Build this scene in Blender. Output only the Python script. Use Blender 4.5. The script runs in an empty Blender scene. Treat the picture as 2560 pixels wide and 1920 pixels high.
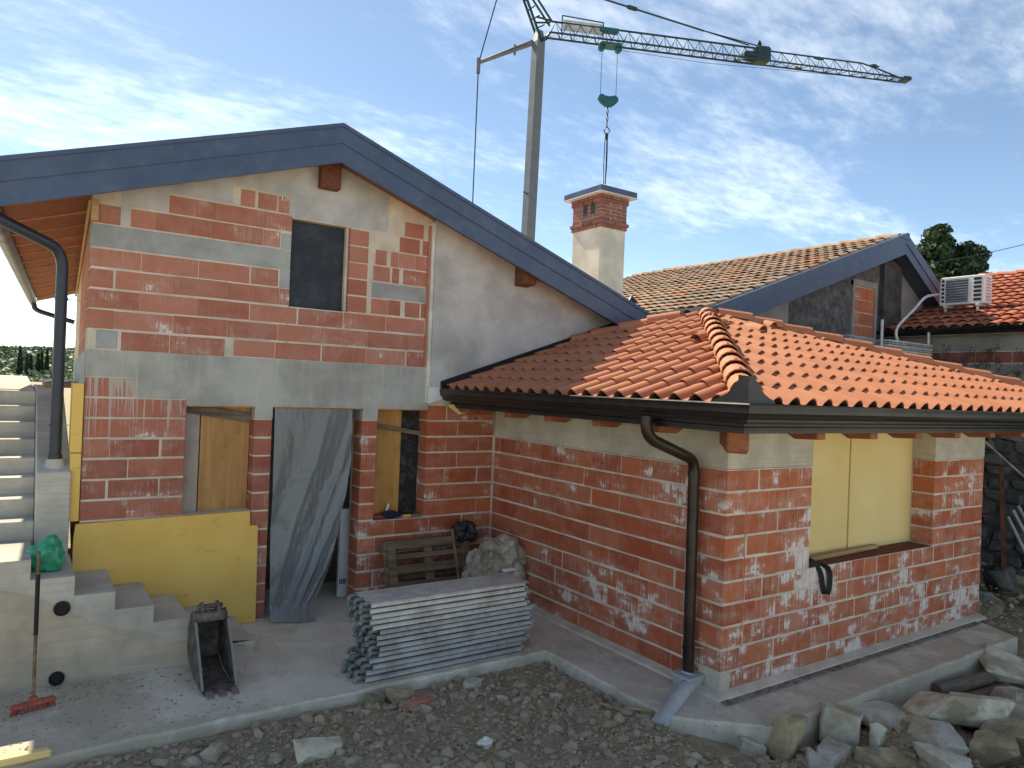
import bpy, bmesh, math, random
from mathutils import Vector, Matrix, noise
random.seed(7)
S = bpy.context.scene
C = S.collection
rad = math.radians

# ------------------------------------------------------------------ camera
CAM = (-5.188, -4.198, 2.648); YAW, PITCH, ROLL = 0.5956, 0.0057, 0.0398
fw = Vector((math.sin(YAW)*math.cos(PITCH), math.cos(YAW)*math.cos(PITCH), math.sin(PITCH)))
rt = Vector((math.cos(YAW), -math.sin(YAW), 0)); up = rt.cross(fw)
r2 = rt*math.cos(ROLL)+up*math.sin(ROLL); u2 = up*math.cos(ROLL)-rt*math.sin(ROLL)
cd = bpy.data.cameras.new('camera'); cam = bpy.data.objects.new('camera', cd); C.objects.link(cam)
cam.matrix_world = Matrix(((r2.x, u2.x, -fw.x, CAM[0]), (r2.y, u2.y, -fw.y, CAM[1]), (r2.z, u2.z, -fw.z, CAM[2]), (0, 0, 0, 1)))
cd.sensor_width = 36; cd.lens = 1804.2/2560*36; cd.clip_end = 3000; cd.clip_start = .05
S.camera = cam
# ------------------------------------------------------------------ sky and sun
SUN = Vector((-.116, 1.0, 1.083)).normalized()
ELEV = math.asin(SUN.z); AZ = math.atan2(SUN.x, SUN.y)      # clockwise from +Y
w = bpy.data.worlds.new('World'); S.world = w; w.use_nodes = True
nt = w.node_tree; nt.nodes.clear()
def wn(t, **k):
    n = nt.nodes.new(t)
    for a, b in k.items():
        if hasattr(n, a): setattr(n, a, b)
    return n
def wl(a, b): nt.links.new(a, b)
def wmath(op, a, b=None, c=None):
    n = wn('ShaderNodeMath', operation=op)
    for i, v in enumerate((a, b, c)):
        if v is None: continue
        if isinstance(v, (int, float)): n.inputs[i].default_value = v
        else: wl(v, n.inputs[i])
    return n.outputs[0]
sky = wn('ShaderNodeTexSky', sky_type='NISHITA', sun_disc=False, sun_elevation=ELEV, sun_rotation=AZ, altitude=100, air_density=.62, dust_density=.12, ozone_density=1.6)
tc = wn('ShaderNodeTexCoord'); sp = wn('ShaderNodeSeparateXYZ'); wl(tc.outputs['Generated'], sp.inputs[0])
zz = wmath('MAXIMUM', sp.outputs[2], 0.0); zz = wmath('ADD', zz, .16)
cx = wmath('DIVIDE', sp.outputs[0], zz); cy = wmath('DIVIDE', sp.outputs[1], zz)
cb = wn('ShaderNodeCombineXYZ'); wl(cx, cb.inputs[0]); wl(cy, cb.inputs[1])
mp = wn('ShaderNodeMapping'); mp.inputs['Rotation'].default_value = (0, 0, rad(-38)); mp.inputs['Scale'].default_value = (.8, 1.6, 1); mp.inputs['Location'].default_value = (8.2, 3.3, 0); wl(cb.outputs[0], mp.inputs[0])
n1 = wn('ShaderNodeTexNoise'); n1.inputs['Scale'].default_value = 4.2; n1.inputs['Detail'].default_value = 9; n1.inputs['Roughness'].default_value = .62; n1.inputs['Distortion'].default_value = .35; wl(mp.outputs[0], n1.inputs['Vector'])
n2 = wn('ShaderNodeTexNoise'); n2.inputs['Scale'].default_value = .9; n2.inputs['Detail'].default_value = 3; wl(mp.outputs[0], n2.inputs['Vector'])
n3 = wn('ShaderNodeTexNoise'); n3.inputs['Scale'].default_value = 15; n3.inputs['Detail'].default_value = 5; n3.inputs['Roughness'].default_value = .6; wl(mp.outputs[0], n3.inputs['Vector'])
q = wmath('MULTIPLY', n1.outputs[0], .45); q = wmath('MULTIPLY_ADD', n2.outputs[0], .85, q); q = wmath('MULTIPLY_ADD', n3.outputs[0], .34, q)
mr = wn('ShaderNodeMapRange', interpolation_type='SMOOTHSTEP'); mr.inputs['From Min'].default_value = .76; mr.inputs['From Max'].default_value = 1.12; mr.inputs['To Max'].default_value = .62; wl(q, mr.inputs['Value'])
mx = wn('ShaderNodeMix', data_type='RGBA'); wl(mr.outputs[0], mx.inputs[0]); wl(sky.outputs[0], mx.inputs[6]); ca_ = wn('ShaderNodeMix', data_type='RGBA', blend_type='ADD'); ca_.inputs[0].default_value = 1; wl(sky.outputs[0], ca_.inputs[6]); ca_.inputs[7].default_value = (3.8, 3.65, 3.4, 1); wl(ca_.outputs[2], mx.inputs[7])
bg = wn('ShaderNodeBackground'); bg.inputs[1].default_value = .11; wl(mx.outputs[2], bg.inputs[0])
wo = wn('ShaderNodeOutputWorld'); wl(bg.outputs[0], wo.inputs[0])
sd = bpy.data.lights.new('sun', 'SUN'); sd.energy = 4.0; sd.angle = rad(.55); sd.color = (1, .94, .85)
so = bpy.data.objects.new('sun', sd); C.objects.link(so); so.rotation_euler = SUN.to_track_quat('Z', 'Y').to_euler(); so.location = (-8, 30, 40)
S.view_settings.view_transform = 'Standard'; S.view_settings.look = 'None'; S.view_settings.gamma = 1; S.view_settings.exposure = 1.1
S.view_settings.use_curve_mapping = False
S.view_settings.use_white_balance = True; S.view_settings.white_balance_temperature = 7500; S.view_settings.white_balance_tint = 3

# ------------------------------------------------------------------ helpers
WM = {}
def ob(name, me, parent=None, loc=(0, 0, 0), rot=None, scale=None):
    o = bpy.data.objects.new(name, me); C.objects.link(o)
    m = Matrix.Translation(loc)
    if rot is not None: m = m @ (rot.to_4x4() if isinstance(rot, Matrix) else Matrix.Rotation(rot, 4, 'Z'))
    if scale is not None: m = m @ Matrix.Diagonal((*scale, 1))
    WM[o.name] = m
    if parent is not None:
        o.parent = parent; o.matrix_basis = WM[parent.name].inverted() @ m
    else: o.matrix_basis = m
    return o
def tag(o, label=None, cat=None, group=None, kind=None):
    if label: o['label'] = label
    if cat: o['category'] = cat
    if group: o['group'] = group
    if kind: o['kind'] = kind
    return o
def thing(name, label, cat, loc=(0, 0, 0), group=None, rot=None):
    return tag(ob(name, None, None, loc, rot), label, cat, group)
class MB:
    def __init__(s): s.v = []; s.f = []
    def add(s, vs, fs):
        b = len(s.v); s.v += [tuple(p) for p in vs]; s.f += [tuple(i+b for i in f) for f in fs]; return s
    def box(s, x0, x1, y0, y1, z0, z1):
        return s.add([(x0, y0, z0), (x1, y0, z0), (x1, y1, z0), (x0, y1, z0), (x0, y0, z1), (x1, y0, z1), (x1, y1, z1), (x0, y1, z1)],
                     [(0, 3, 2, 1), (4, 5, 6, 7), (0, 1, 5, 4), (1, 2, 6, 5), (2, 3, 7, 6), (3, 0, 4, 7)])
    def obox(s, c, d, m):
        m = m if isinstance(m, Matrix) else Matrix.Rotation(m, 3, 'Z'); c = Vector(c); t = MB().box(-d[0]/2, d[0]/2, -d[1]/2, d[1]/2, -d[2]/2, d[2]/2)
        return s.add([c+m.to_3x3() @ Vector(p) for p in t.v], t.f)
    def bar(s, a, b, wdt, hgt, upv=(0, 0, 1)):
        a = Vector(a); b = Vector(b); d = b-a; L = d.length; d.normalize(); sx = d.cross(Vector(upv)).normalized(); sz = sx.cross(d)
        return s.obox((a+b)/2, (wdt, L, hgt), Matrix((sx, d, sz)).transposed())
    def prism(s, poly, ax, t0, t1):
        def P(p, t): return {'x': (t, p[0], p[1]), 'y': (p[0], t, p[1]), 'z': (p[0], p[1], t)}[ax]
        n = len(poly); b = len(s.v)
        s.v += [P(p, t0) for p in poly]+[P(p, t1) for p in poly]
        fs = [tuple(range(n)), tuple(range(2*n-1, n-1, -1))]+[(i, i+n, (i+1) % n+n, (i+1) % n) for i in range(n)]
        s.f += [tuple(i+b for i in f) for f in fs]; return s
    def tube(s, path, r, n=10, caps=True):
        path = [Vector(p) for p in path]; k = len(path); rs = r if isinstance(r, (list, tuple)) else [r]*k
        ref = None; rings = []
        for i, p in enumerate(path):
            d = (path[min(i+1, k-1)]-path[max(i-1, 0)]).normalized()
            if ref is None: ref = d.orthogonal().normalized()
            ref = (ref-d*ref.dot(d)).normalized(); o = d.cross(ref)
            rings.append([p+(ref*math.cos(2*math.pi*j/n)+o*math.sin(2*math.pi*j/n))*rs[i] for j in range(n)])
        vs = [v for r_ in rings for v in r_]; fs = []
        for i in range(k-1):
            for j in range(n): fs.append((i*n+j, i*n+(j+1) % n, (i+1)*n+(j+1) % n, (i+1)*n+j))
        if caps: fs += [tuple(range(n-1, -1, -1)), tuple((k-1)*n+j for j in range(n))]
        return s.add(vs, fs)
    def mesh(s, name, mat, smooth=None, bevel=0, fix=True):
        me = bpy.data.meshes.new(name); me.from_pydata(s.v, [], s.f)
        if fix or bevel:
            bm = bmesh.new(); bm.from_mesh(me); bmesh.ops.recalc_face_normals(bm, faces=bm.faces)
            if bevel: bmesh.ops.bevel(bm, geom=[e for e in bm.edges if e.is_manifold and e.calc_face_angle(0) > .5], offset=bevel, segments=1, affect='EDGES', profile=.5)
            bm.to_mesh(me); bm.free()
        if mat: me.materials.append(mat)
        if smooth:
            me.polygons.foreach_set('use_smooth', [True]*len(me.polygons)); me.set_sharp_from_angle(angle=rad(smooth))
        me.update(); return me
    def build(s, name, mat, parent=None, smooth=None, bevel=0, fix=True):
        return ob(name, s.mesh(name, mat, smooth, bevel, fix), parent)
def B(name, mat, parent, x0, x1, y0, y1, z0, z1, bevel=0): return MB().box(x0, x1, y0, y1, z0, z1).build(name, mat, parent, bevel=bevel)
def copy_tree(o, parent=None, m=None):
    c = o.copy(); C.objects.link(c); WM[c.name] = m if m is not None else WM[o.name]
    c.parent = parent
    if parent is None: c.matrix_basis = WM[c.name]
    for ch in o.children:
        d = copy_tree(ch, c, WM[c.name] @ WM[o.name].inverted() @ WM[ch.name]); d.matrix_basis = ch.matrix_basis
    return c
def arc(c, a, b, n=5):
    """smooth corner: points of a quadratic bend from a via c to b"""
    a, b, c = Vector(a), Vector(b), Vector(c)
    return [a*(1-t)**2+c*2*t*(1-t)+b*t*t for t in [i/n for i in range(n+1)]]

# ------------------------------------------------------------------ materials
class NB:
    def __init__(s, name):
        s.m = bpy.data.materials.new(name); s.m.use_nodes = True; s.t = s.m.node_tree; s.b = s.t.nodes['Principled BSDF']
        s.geo = s.t.nodes.new('ShaderNodeNewGeometry'); s.obi = s.t.nodes.new('ShaderNodeObjectInfo'); s.tc = s.t.nodes.new('ShaderNodeTexCoord')
    def put(s, sock, v):
        if v is None: return
        if hasattr(v, 'is_linked') or isinstance(v, bpy.types.NodeSocket): s.t.links.new(v, sock)
        elif isinstance(v, (tuple, list)) and len(v) == 3 and sock.type == 'RGBA': sock.default_value = (*v, 1)
        else: sock.default_value = v
    def math(s, op, a, b=None, c=None, clamp=False):
        n = s.t.nodes.new('ShaderNodeMath'); n.operation = op; n.use_clamp = clamp
        for i, v in enumerate((a, b, c)): s.put(n.inputs[i], v)
        return n.outputs[0]
    def noise(s, vec=None, scale=5, detail=4, rough=.55, dist=0):
        n = s.t.nodes.new('ShaderNodeTexNoise'); s.put(n.inputs['Vector'], vec if vec is not None else s.geo.outputs['Position'])
        n.inputs['Scale'].default_value = scale; n.inputs['Detail'].default_value = detail; n.inputs['Roughness'].default_value = rough; n.inputs['Distortion'].default_value = dist
        return n.outputs[0]
    def voro(s, vec=None, scale=5, feature='F1', out=0, rnd=1):
        n = s.t.nodes.new('ShaderNodeTexVoronoi'); n.feature = feature; s.put(n.inputs['Vector'], vec if vec is not None else s.geo.outputs['Position']); n.inputs['Scale'].default_value = scale; n.inputs['Randomness'].default_value = rnd
        return n.outputs[out]
    def ramp(s, v, a, b, lo=0, hi=1, smooth=True):
        n = s.t.nodes.new('ShaderNodeMapRange'); n.interpolation_type = 'SMOOTHSTEP' if smooth else 'LINEAR'
        s.put(n.inputs['Value'], v); n.inputs['From Min'].default_value = a; n.inputs['From Max'].default_value = b; n.inputs['To Min'].default_value = lo; n.inputs['To Max'].default_value = hi
        return n.outputs[0]
    def mix(s, f, a, b, blend='MIX'):
        n = s.t.nodes.new('ShaderNodeMix'); n.data_type = 'RGBA'; n.blend_type = blend
        s.put(n.inputs[0], f); s.put(n.inputs[6], a); s.put(n.inputs[7], b); return n.outputs[2]
    def xyz(s, v=None):
        n = s.t.nodes.new('ShaderNodeSeparateXYZ'); s.put(n.inputs[0], v if v is not None else s.geo.outputs['Position']); return n.outputs
    def vec(s, x=0, y=0, z=0):
        n = s.t.nodes.new('ShaderNodeCombineXYZ')
        for i, v in enumerate((x, y, z)): s.put(n.inputs[i], v)
        return n.outputs[0]
    def bump(s, h, strength=.3, dist=.01):
        n = s.t.nodes.new('ShaderNodeBump'); n.inputs['Strength'].default_value = strength; n.inputs['Distance'].default_value = dist; s.put(n.inputs['Height'], h); s.put(s.b.inputs['Normal'], n.outputs[0]); return n
    def set(s, col=None, rough=None, metal=None, spec=None):
        s.put(s.b.inputs['Base Color'], col); s.put(s.b.inputs['Roughness'], rough); s.put(s.b.inputs['Metallic'], metal); s.put(s.b.inputs['Specular IOR Level'], spec); return s.m
def brick_mat(name, eff, drip=False, base=((.27, .075, .040), (.42, .135, .068)), pale=0, low=0):
    k = NB(name); X, Y, Z = k.xyz(); g = k.math('SUBTRACT', X, Y); rn = k.obi.outputs['Random']
    fine = k.noise(k.vec(k.math('MULTIPLY', g, 70), k.math('MULTIPLY', Z, 3.5), k.math('MULTIPLY', rn, 40)), 1, 3, .6)
    band = k.noise(k.vec(k.math('MULTIPLY', g, 8.5), k.math('MULTIPLY', Z, .6), k.math('MULTIPLY', rn, 25)), 1, 1)
    big = k.noise(k.vec(g, Z, k.math('MULTIPLY', rn, 1.2)), 3.2, 4, .6)
    f = k.math('MULTIPLY_ADD', rn, .78, k.math('MULTIPLY', big, .35)); f = k.math('MULTIPLY_ADD', band, .55, k.math('SUBTRACT', f, .28)); f = k.math('MULTIPLY_ADD', fine, .16, f)
    col = k.mix(k.ramp(f, .1, 1.05), base[0], base[1])
    # rubbed pinkish dust
    dust = k.noise(k.vec(k.math('MULTIPLY', g, 2.1), k.math('MULTIPLY', Z, 3.2), k.math('MULTIPLY', rn, 9)), 1, 5, .65)
    col = k.mix(k.math('MULTIPLY', k.ramp(k.math('MULTIPLY_ADD', fine, .25, dust), .52, .82), .22+pale+eff*.5), col, (.50, .28, .21))
    # lime bloom: chalky patches broken into vertical scratches by the extruded grooves
    e = k.noise(k.vec(k.math('MULTIPLY', g, 3.2), k.math('MULTIPLY', Z, 4.6), k.math('MULTIPLY', rn, 14)), 1, 5, .68)
    e2 = k.noise(k.vec(k.math('MULTIPLY', g, 1.1), k.math('MULTIPLY', Z, 1.3), 7), 1, 3)
    e = k.math('MULTIPLY_ADD', e2, .55, k.math('MULTIPLY', e, .75)); e = k.math('MULTIPLY_ADD', fine, .20, e)
    if low: e = k.math('ADD', e, k.ramp(Z, 1.25, .15, 0, low*.6))
    soft = k.math('MULTIPLY', k.ramp(e, .80-eff*.5, 1.02-eff*.5), k.ramp(fine, .28, .66, .25, .75))
    hard = k.math('MULTIPLY', k.ramp(e, .93-eff*.5, .99-eff*.5), k.ramp(fine, .34, .52, .15, .9))
    col = k.mix(k.math('MULTIPLY', soft, .85), col, (.56, .42, .36)); col = k.mix(hard, col, (.76, .71, .66))
    if drip:
        d = k.noise(k.vec(k.math('MULTIPLY', g, 21), k.math('MULTIPLY', Z, .45), 0), 1, 3, .75)
        zf = k.math('MULTIPLY', k.ramp(Z, 1.2, 2.6, 0, .30, False), k.ramp(X, -3.3, -3.8))
        dm = k.ramp(k.math('ADD', d, zf), .75, .80)
        col = k.mix(k.math('MULTIPLY', dm, .8), col, (.52, .48, .42))
    gr = k.t.nodes.new('ShaderNodeTexWave'); gr.inputs['Scale'].default_value = 1; k.put(gr.inputs['Vector'], k.vec(k.math('MULTIPLY', g, 17), 0, 0)); gr.inputs['Distortion'].default_value = .6
    h = k.math('MULTIPLY_ADD', gr.outputs[1], .35, k.math('MULTIPLY', k.noise(None, 55, 4, .65), .8))
    k.bump(h, .6, .006); return k.set(col, .92, 0, .2)
def simple(name, col, rough=.6, metal=0, spec=.4, var=.25, vscale=6, bump=0, bscale=40, dirt=None, dscale=3, rnd=0):
    k = NB(name); v = k.noise(None, vscale, 5); c2 = tuple(x*(1-var) for x in col); c1 = tuple(min(1, x*(1+var)) for x in col)
    f = k.ramp(v, .3, .7)
    if rnd: f = k.math('ADD', k.math('MULTIPLY', f, 1-rnd), k.math('MULTIPLY', k.obi.outputs['Random'], rnd))
    c = k.mix(f, c2, c1)
    if dirt: c = k.mix(k.math('MULTIPLY', k.ramp(k.noise(None, dscale, 6, .65), .45, .72), dirt[3]), c, dirt[:3])
    if bump: k.bump(k.noise(None, bscale, 5, .65), bump, .01)
    k.set(c, k.ramp(v, .2, .8, rough-.06, min(1, rough+.08)), metal, spec); return k.m
def concrete(name, col, streaks=.4, lines=False, dirt=.4, bump=.35):
    k = NB(name); X, Y, Z = k.xyz(); g = k.math('SUBTRACT', X, Y)
    a = k.noise(None, 2.2, 7, .62); b = k.noise(k.vec(k.math('MULTIPLY', g, 16), k.math('MULTIPLY', Z, 1.1), 0), 1, 4, .65)
    c = k.mix(k.ramp(a, .3, .7), tuple(x*.78 for x in col), tuple(x*1.16 for x in col))
    c = k.mix(k.math('MULTIPLY', k.ramp(b, .5, .75), streaks), c, tuple(x*1.35 for x in col))
    c = k.mix(k.math('MULTIPLY', k.ramp(k.noise(k.vec(k.math('MULTIPLY', g, 5), k.math('MULTIPLY', Z, 1.4), 3), 1, 5, .7), .56, .78), dirt), c, tuple(x*.52 for x in col))
    c = k.mix(k.math('MULTIPLY', k.ramp(k.noise(None, 55, 4, .7), .55, .8), .35), c, tuple(x*.6 for x in col))
    if lines:
        ln = k.noise(k.vec(k.math('MULTIPLY', g, 1.2), 0, k.math('MULTIPLY', Z, 26)), 1, 4, .6); c = k.mix(k.math('MULTIPLY', k.ramp(ln, .45, .7), .4), c, tuple(x*.7 for x in col))
    k.bump(k.math('ADD', k.noise(None, 45, 6, .7), k.math('MULTIPLY', a, .6)), bump, .012); return k.set(c, .93, 0, .2)
def wood(name, c1, c2, axis='x', scale=1, rough=.75, spec=.3):
    k = NB(name); X, Y, Z = k.xyz(k.tc.outputs['Object']); s = {'x': (1.5, 22, 22), 'y': (22, 1.5, 22), 'z': (22, 22, 1.5)}[axis]
    o = k.math('MULTIPLY', k.obi.outputs['Random'], 30)
    v = k.noise(k.vec(k.math('MULTIPLY_ADD', X, s[0]*scale, o), k.math('MULTIPLY', Y, s[1]*scale), k.math('MULTIPLY', Z, s[2]*scale)), 1, 5, .6, .6)
    c = k.mix(k.ramp(v, .3, .72), c1, c2); c = k.mix(k.math('MULTIPLY', k.ramp(k.noise(None, 5, 4), .5, .75), .35), c, tuple(x*.45 for x in c1))
    k.bump(v, .3, .004); return k.set(c, rough, 0, spec)
m_brick_up = brick_mat('brick upper', .09, base=((.38, .135, .09), (.50, .20, .135)), pale=.2)
m_brick_low = brick_mat('brick lower', .13, True, base=((.32, .10, .07), (.46, .165, .11)))
m_brick_left = brick_mat('brick annex side', .17, base=((.36, .084, .040), (.50, .142, .066)), low=.04)
m_brick_front = brick_mat('brick annex front', .25, base=((.38, .088, .040), (.52, .150, .068)), low=.06)
m_mortar = concrete('mortar', (.66, .575, .465), .1, dirt=.2, bump=.6)
m_beam = concrete('beam concrete', (.43, .42, .38), .55, dirt=.45)
m_infill = concrete('infill concrete', (.38, .385, .37), .15, dirt=.25)
m_ring = concrete('ring beam concrete', (.56, .505, .41), .15, dirt=.45, lines=True)
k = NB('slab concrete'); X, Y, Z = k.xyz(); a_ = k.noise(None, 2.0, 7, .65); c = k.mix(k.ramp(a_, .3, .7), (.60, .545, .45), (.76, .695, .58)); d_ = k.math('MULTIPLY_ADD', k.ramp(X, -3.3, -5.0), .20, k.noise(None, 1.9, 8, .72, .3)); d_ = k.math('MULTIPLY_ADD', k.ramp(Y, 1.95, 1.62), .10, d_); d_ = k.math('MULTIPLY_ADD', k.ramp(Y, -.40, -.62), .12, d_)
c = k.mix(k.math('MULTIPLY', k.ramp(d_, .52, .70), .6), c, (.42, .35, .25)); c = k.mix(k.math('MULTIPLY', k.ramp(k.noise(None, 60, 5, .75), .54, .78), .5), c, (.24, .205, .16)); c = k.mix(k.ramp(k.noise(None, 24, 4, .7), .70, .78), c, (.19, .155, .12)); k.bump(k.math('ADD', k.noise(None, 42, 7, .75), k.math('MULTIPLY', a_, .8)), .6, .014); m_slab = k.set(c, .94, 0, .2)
m_stair = concrete('stair concrete', (.54, .50, .43), .15, lines=True, dirt=.35)
m_stairlow = concrete('lower cast concrete', (.52, .44, .345), .15, lines=True, dirt=.5)
m_orangefoam = simple('orange foam edge', (.55, .27, .06), .8)
m_plaster = concrete('plaster', (.50, .485, .46), .1, dirt=.16, bump=.25)
m_chim = concrete('chimney render', (.70, .67, .57), .05, dirt=.08, bump=.25)
m_fascia = simple('slate sheet metal', (.062, .088, .145), .40, .25, .5, .14, 2, .25, 1.6, dirt=(.16, .17, .19, .25), dscale=7)
m_black = simple('black coated sheet', (.018, .016, .016), .33, .3, .5, .2, 5, dirt=(.12, .10, .08, .12))
m_bronze = simple('dark bronze pipe', (.030, .022, .018), .34, .4, .5, .2, 6, dirt=(.14, .11, .08, .15))
m_greypipe = simple('charcoal pipe', (.035, .042, .055), .38, .3, .5, .2, 6)
k = NB('new clay tile'); f = k.math('ADD', k.math('MULTIPLY', k.obi.outputs['Random'], .4), k.math('MULTIPLY', k.noise(None, 3, 4), .6))
c = k.mix(k.ramp(f, .1, .9), (.40, .145, .070), (.49, .195, .105)); c = k.mix(k.math('MULTIPLY', k.ramp(k.noise(None, 28, 5, .7), .5, .8), .22), c, (.38, .135, .075)); k.bump(k.noise(None, 90, 4), .15, .004); m_tile = k.set(c, .72, 0, .3)
k = NB('old clay tile'); isl = k.math('FRACT', k.math('ADD', k.geo.outputs['Random Per Island'], k.math('MULTIPLY', k.obi.outputs['Random'], 7.3)))
c = k.mix(k.ramp(isl, .0, 1.0, 0, 1, False), (.37, .245, .165), (.45, .355, .265)); c = k.mix(k.ramp(isl, .80, .95), c, (.52, .22, .11))
patch = k.ramp(k.noise(k.vec(k.math('MULTIPLY', k.xyz()[0], 1.6), k.math('MULTIPLY', k.xyz()[1], .28), 0), 1.3, 6, .7), .50, .60)
c = k.mix(k.math('MULTIPLY', patch, .55), c, (.15, .135, .13)); c = k.mix(k.math('MULTIPLY', k.ramp(k.noise(None, 9, 5, .7), .5, .8), .5), c, (.25, .2, .15)); k.bump(k.noise(None, 60, 4), .3, .006); m_oldtile = k.set(c, .9, 0, .2)
k = NB('weathered red tile'); isl = k.math('FRACT', k.math('ADD', k.geo.outputs['Random Per Island'], k.math('MULTIPLY', k.obi.outputs['Random'], 5.1)))
c = k.mix(isl, (.34, .095, .05), (.52, .18, .10)); c = k.mix(k.math('MULTIPLY', k.ramp(k.noise(None, 7, 5, .7), .5, .75), .5), c, (.20, .09, .07)); k.bump(k.noise(None, 60, 4), .3, .006); m_redtile = k.set(c, .85, 0, .25)
m_soffit = wood('stained soffit board', (.24, .075, .038), (.34, .12, .06), 'x')
m_purlin = wood('dark stained purlin', (.13, .05, .032), (.20, .075, .045), 'y')
m_raft = wood('orange stained rafter', (.24, .075, .035), (.36, .12, .05), 'y', rough=.6)
m_batten = wood('pale timber', (.42, .24, .11), (.60, .38, .19), 'x')
m_ply = wood('plywood', (.42, .21, .075), (.58, .33, .13), 'z', .45, .7)
m_ply2 = wood('orange shutter board', (.45, .22, .06), (.58, .31, .10), 'z', .5, .55)
m_oldwood = wood('weathered timber', (.13, .09, .055), (.27, .19, .11), 'x')
m_greywood = wood('dirty timber', (.11, .085, .065), (.22, .17, .125), 'x')
k = NB('yellow insulation board'); c = k.mix(k.ramp(k.noise(None, 1.6, 4), .3, .7), (.82, .50, .125), (.88, .58, .17)); c = k.mix(k.math('MULTIPLY', k.ramp(k.noise(k.vec(k.math('MULTIPLY', k.xyz()[0], 3), 0, k.math('MULTIPLY', k.xyz()[2], 9)), 1, 7, .75), .57, .70), .5), c, (.32, .22, .09)); c = k.mix(k.ramp(k.voro(None, 2.6), .012, .004), c, (.08, .05, .03)); k.bump(k.noise(None, 120, 3), .12, .003); m_xps = k.set(c, .85, 0, .25)
k = NB('pale insulation board'); c = k.mix(k.ramp(k.noise(None, 1.2, 4), .3, .7), (.80, .59, .25), (.86, .67, .31)); k.bump(k.noise(None, 120, 3), .1, .003); m_xps2 = k.set(c, .85, 0, .25)
k = NB('grey plastic film'); k.set((.25, .265, .27), .24, 0, .6); k.b.inputs['Alpha'].default_value = .70; k.bump(k.noise(k.tc.outputs['Object'], 22, 5, .6, .3), .2, .012); m_film = k.m
k = NB('dark sheeting'); c = k.mix(k.ramp(k.noise(None, 4, 6, .7), .4, .7), (.018, .024, .032), (.04, .05, .062)); m_dark = k.set(c, .6, 0, .4)
m_shadowblack = simple('black membrane', (.012, .012, .014), .5, 0, .4, .3, dirt=(.3, .3, .3, .2), dscale=9)  # also the painted dark of the flue openings and plank gaps
m_white = simple('white enamel', (.74, .74, .73), .4, 0, .5, .05)
m_galv = simple('galvanised steel', (.60, .575, .53), .5, .15, .5, .22, 9, dirt=(.30, .24, .18, .55), dscale=5, rnd=.35)
m_galvd = simple('dull galvanised steel', (.42, .42, .42), .5, .2, .5, .25, 9, dirt=(.20, .17, .14, .5), dscale=6, rnd=.35)
m_steel = simple('worn digger steel', (.13, .11, .095), .65, .25, .4, .35, 8, .3, 60, dirt=(.30, .24, .18, .85), dscale=8)
m_edge = simple('scoured steel edge', (.27, .255, .24), .4, .7, .5, .15, 12)
m_red = simple('red brush plastic', (.42, .075, .05), .6, 0, .4, .2, 9, dirt=(.3, .26, .22, .5), dscale=20)
m_rubber = simple('black strap', (.012, .012, .013), .6, 0, .35, .2)
m_conduit = simple('white hose', (.72, .71, .69), .6, 0, .3, .1, 9, dirt=(.4, .38, .35, .4), dscale=15)
k = NB('green bag film'); c = k.mix(k.ramp(k.noise(None, 14, 5), .35, .7), (.02, .36, .19), (.10, .58, .36)); k.set(c, .35, 0, .5); k.b.inputs['Transmission Weight'].default_value = .25; k.b.inputs['Alpha'].default_value = .92; k.b.inputs['Subsurface Weight'].default_value = .3; k.b.inputs['Subsurface Radius'].default_value = (.02, .05, .04); m_green = k.m
k = NB('dusty clear sack'); c = k.mix(k.ramp(k.noise(None, 10, 6, .65), .35, .7), (.28, .23, .16), (.52, .46, .36)); k.set(c, .4, 0, .5); m_sack = k.m
m_bagblk = simple('black bin bag', (.016, .017, .024), .5, 0, .6, .3)
m_grav = simple('pvc grey', (.42, .44, .46), .45, 0, .4, .1, 5, dirt=(.34, .29, .22, .55), dscale=7)
m_mast = simple('crane mast steel', (.15, .16, .175), .5, .3, .5, .1, 2)
m_teal = simple('crane teal paint', (.008, .10, .12), .45, .2, .5, .15, 3)
m_jib = simple('dark crane steel', (.022, .05, .06), .5, .4, .5, .2, 3)
m_cable = simple('steel rope', (.03, .032, .038), .5, .5, .5, .1)
m_chbrick = brick_mat('small chimney brick', -.05, base=((.20, .085, .070), (.29, .13, .11)))
m_pebble = simple('dark roughcast', (.115, .105, .105), .95, 0, .2, .35, 9, .9, 70, dirt=(.30, .27, .25, .45), dscale=4)
m_oldconc = concrete('old stained concrete', (.30, .28, .25), .2, dirt=.75)
m_darkstone = simple('mossy rubble stone', (.12, .115, .105), .95, 0, .2, .45, 4, .6, 25, dirt=(.35, .33, .31, .4), dscale=6, rnd=.4)
def stone_mat(name, a, b, d):
    k = NB(name); v = k.noise(None, 6, 6, .65); c = k.mix(k.ramp(v, .3, .7), a, b); c = k.mix(k.math('MULTIPLY', k.ramp(k.noise(None, 3.2, 5, .6), .47, .62), .8), c, d)
    c = k.mix(k.math('MULTIPLY', k.ramp(k.noise(None, 50, 4), .5, .75), .3), c, tuple(x*.4 for x in a)); k.bump(k.math('ADD', v, k.math('MULTIPLY', k.noise(None, 40, 6, .7), .5)), .8, .02); return k.set(c, .92, 0, .25)
m_st_pale = stone_mat('pale limestone', (.56, .48, .35), (.74, .67, .54), (.33, .27, .19))
m_st_ochre = stone_mat('ochre stone', (.36, .27, .15), (.54, .44, .28), (.20, .16, .11))
m_st_grey = stone_mat('blue grey stone', (.44, .395, .325), (.62, .57, .48), (.40, .32, .20))
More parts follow.
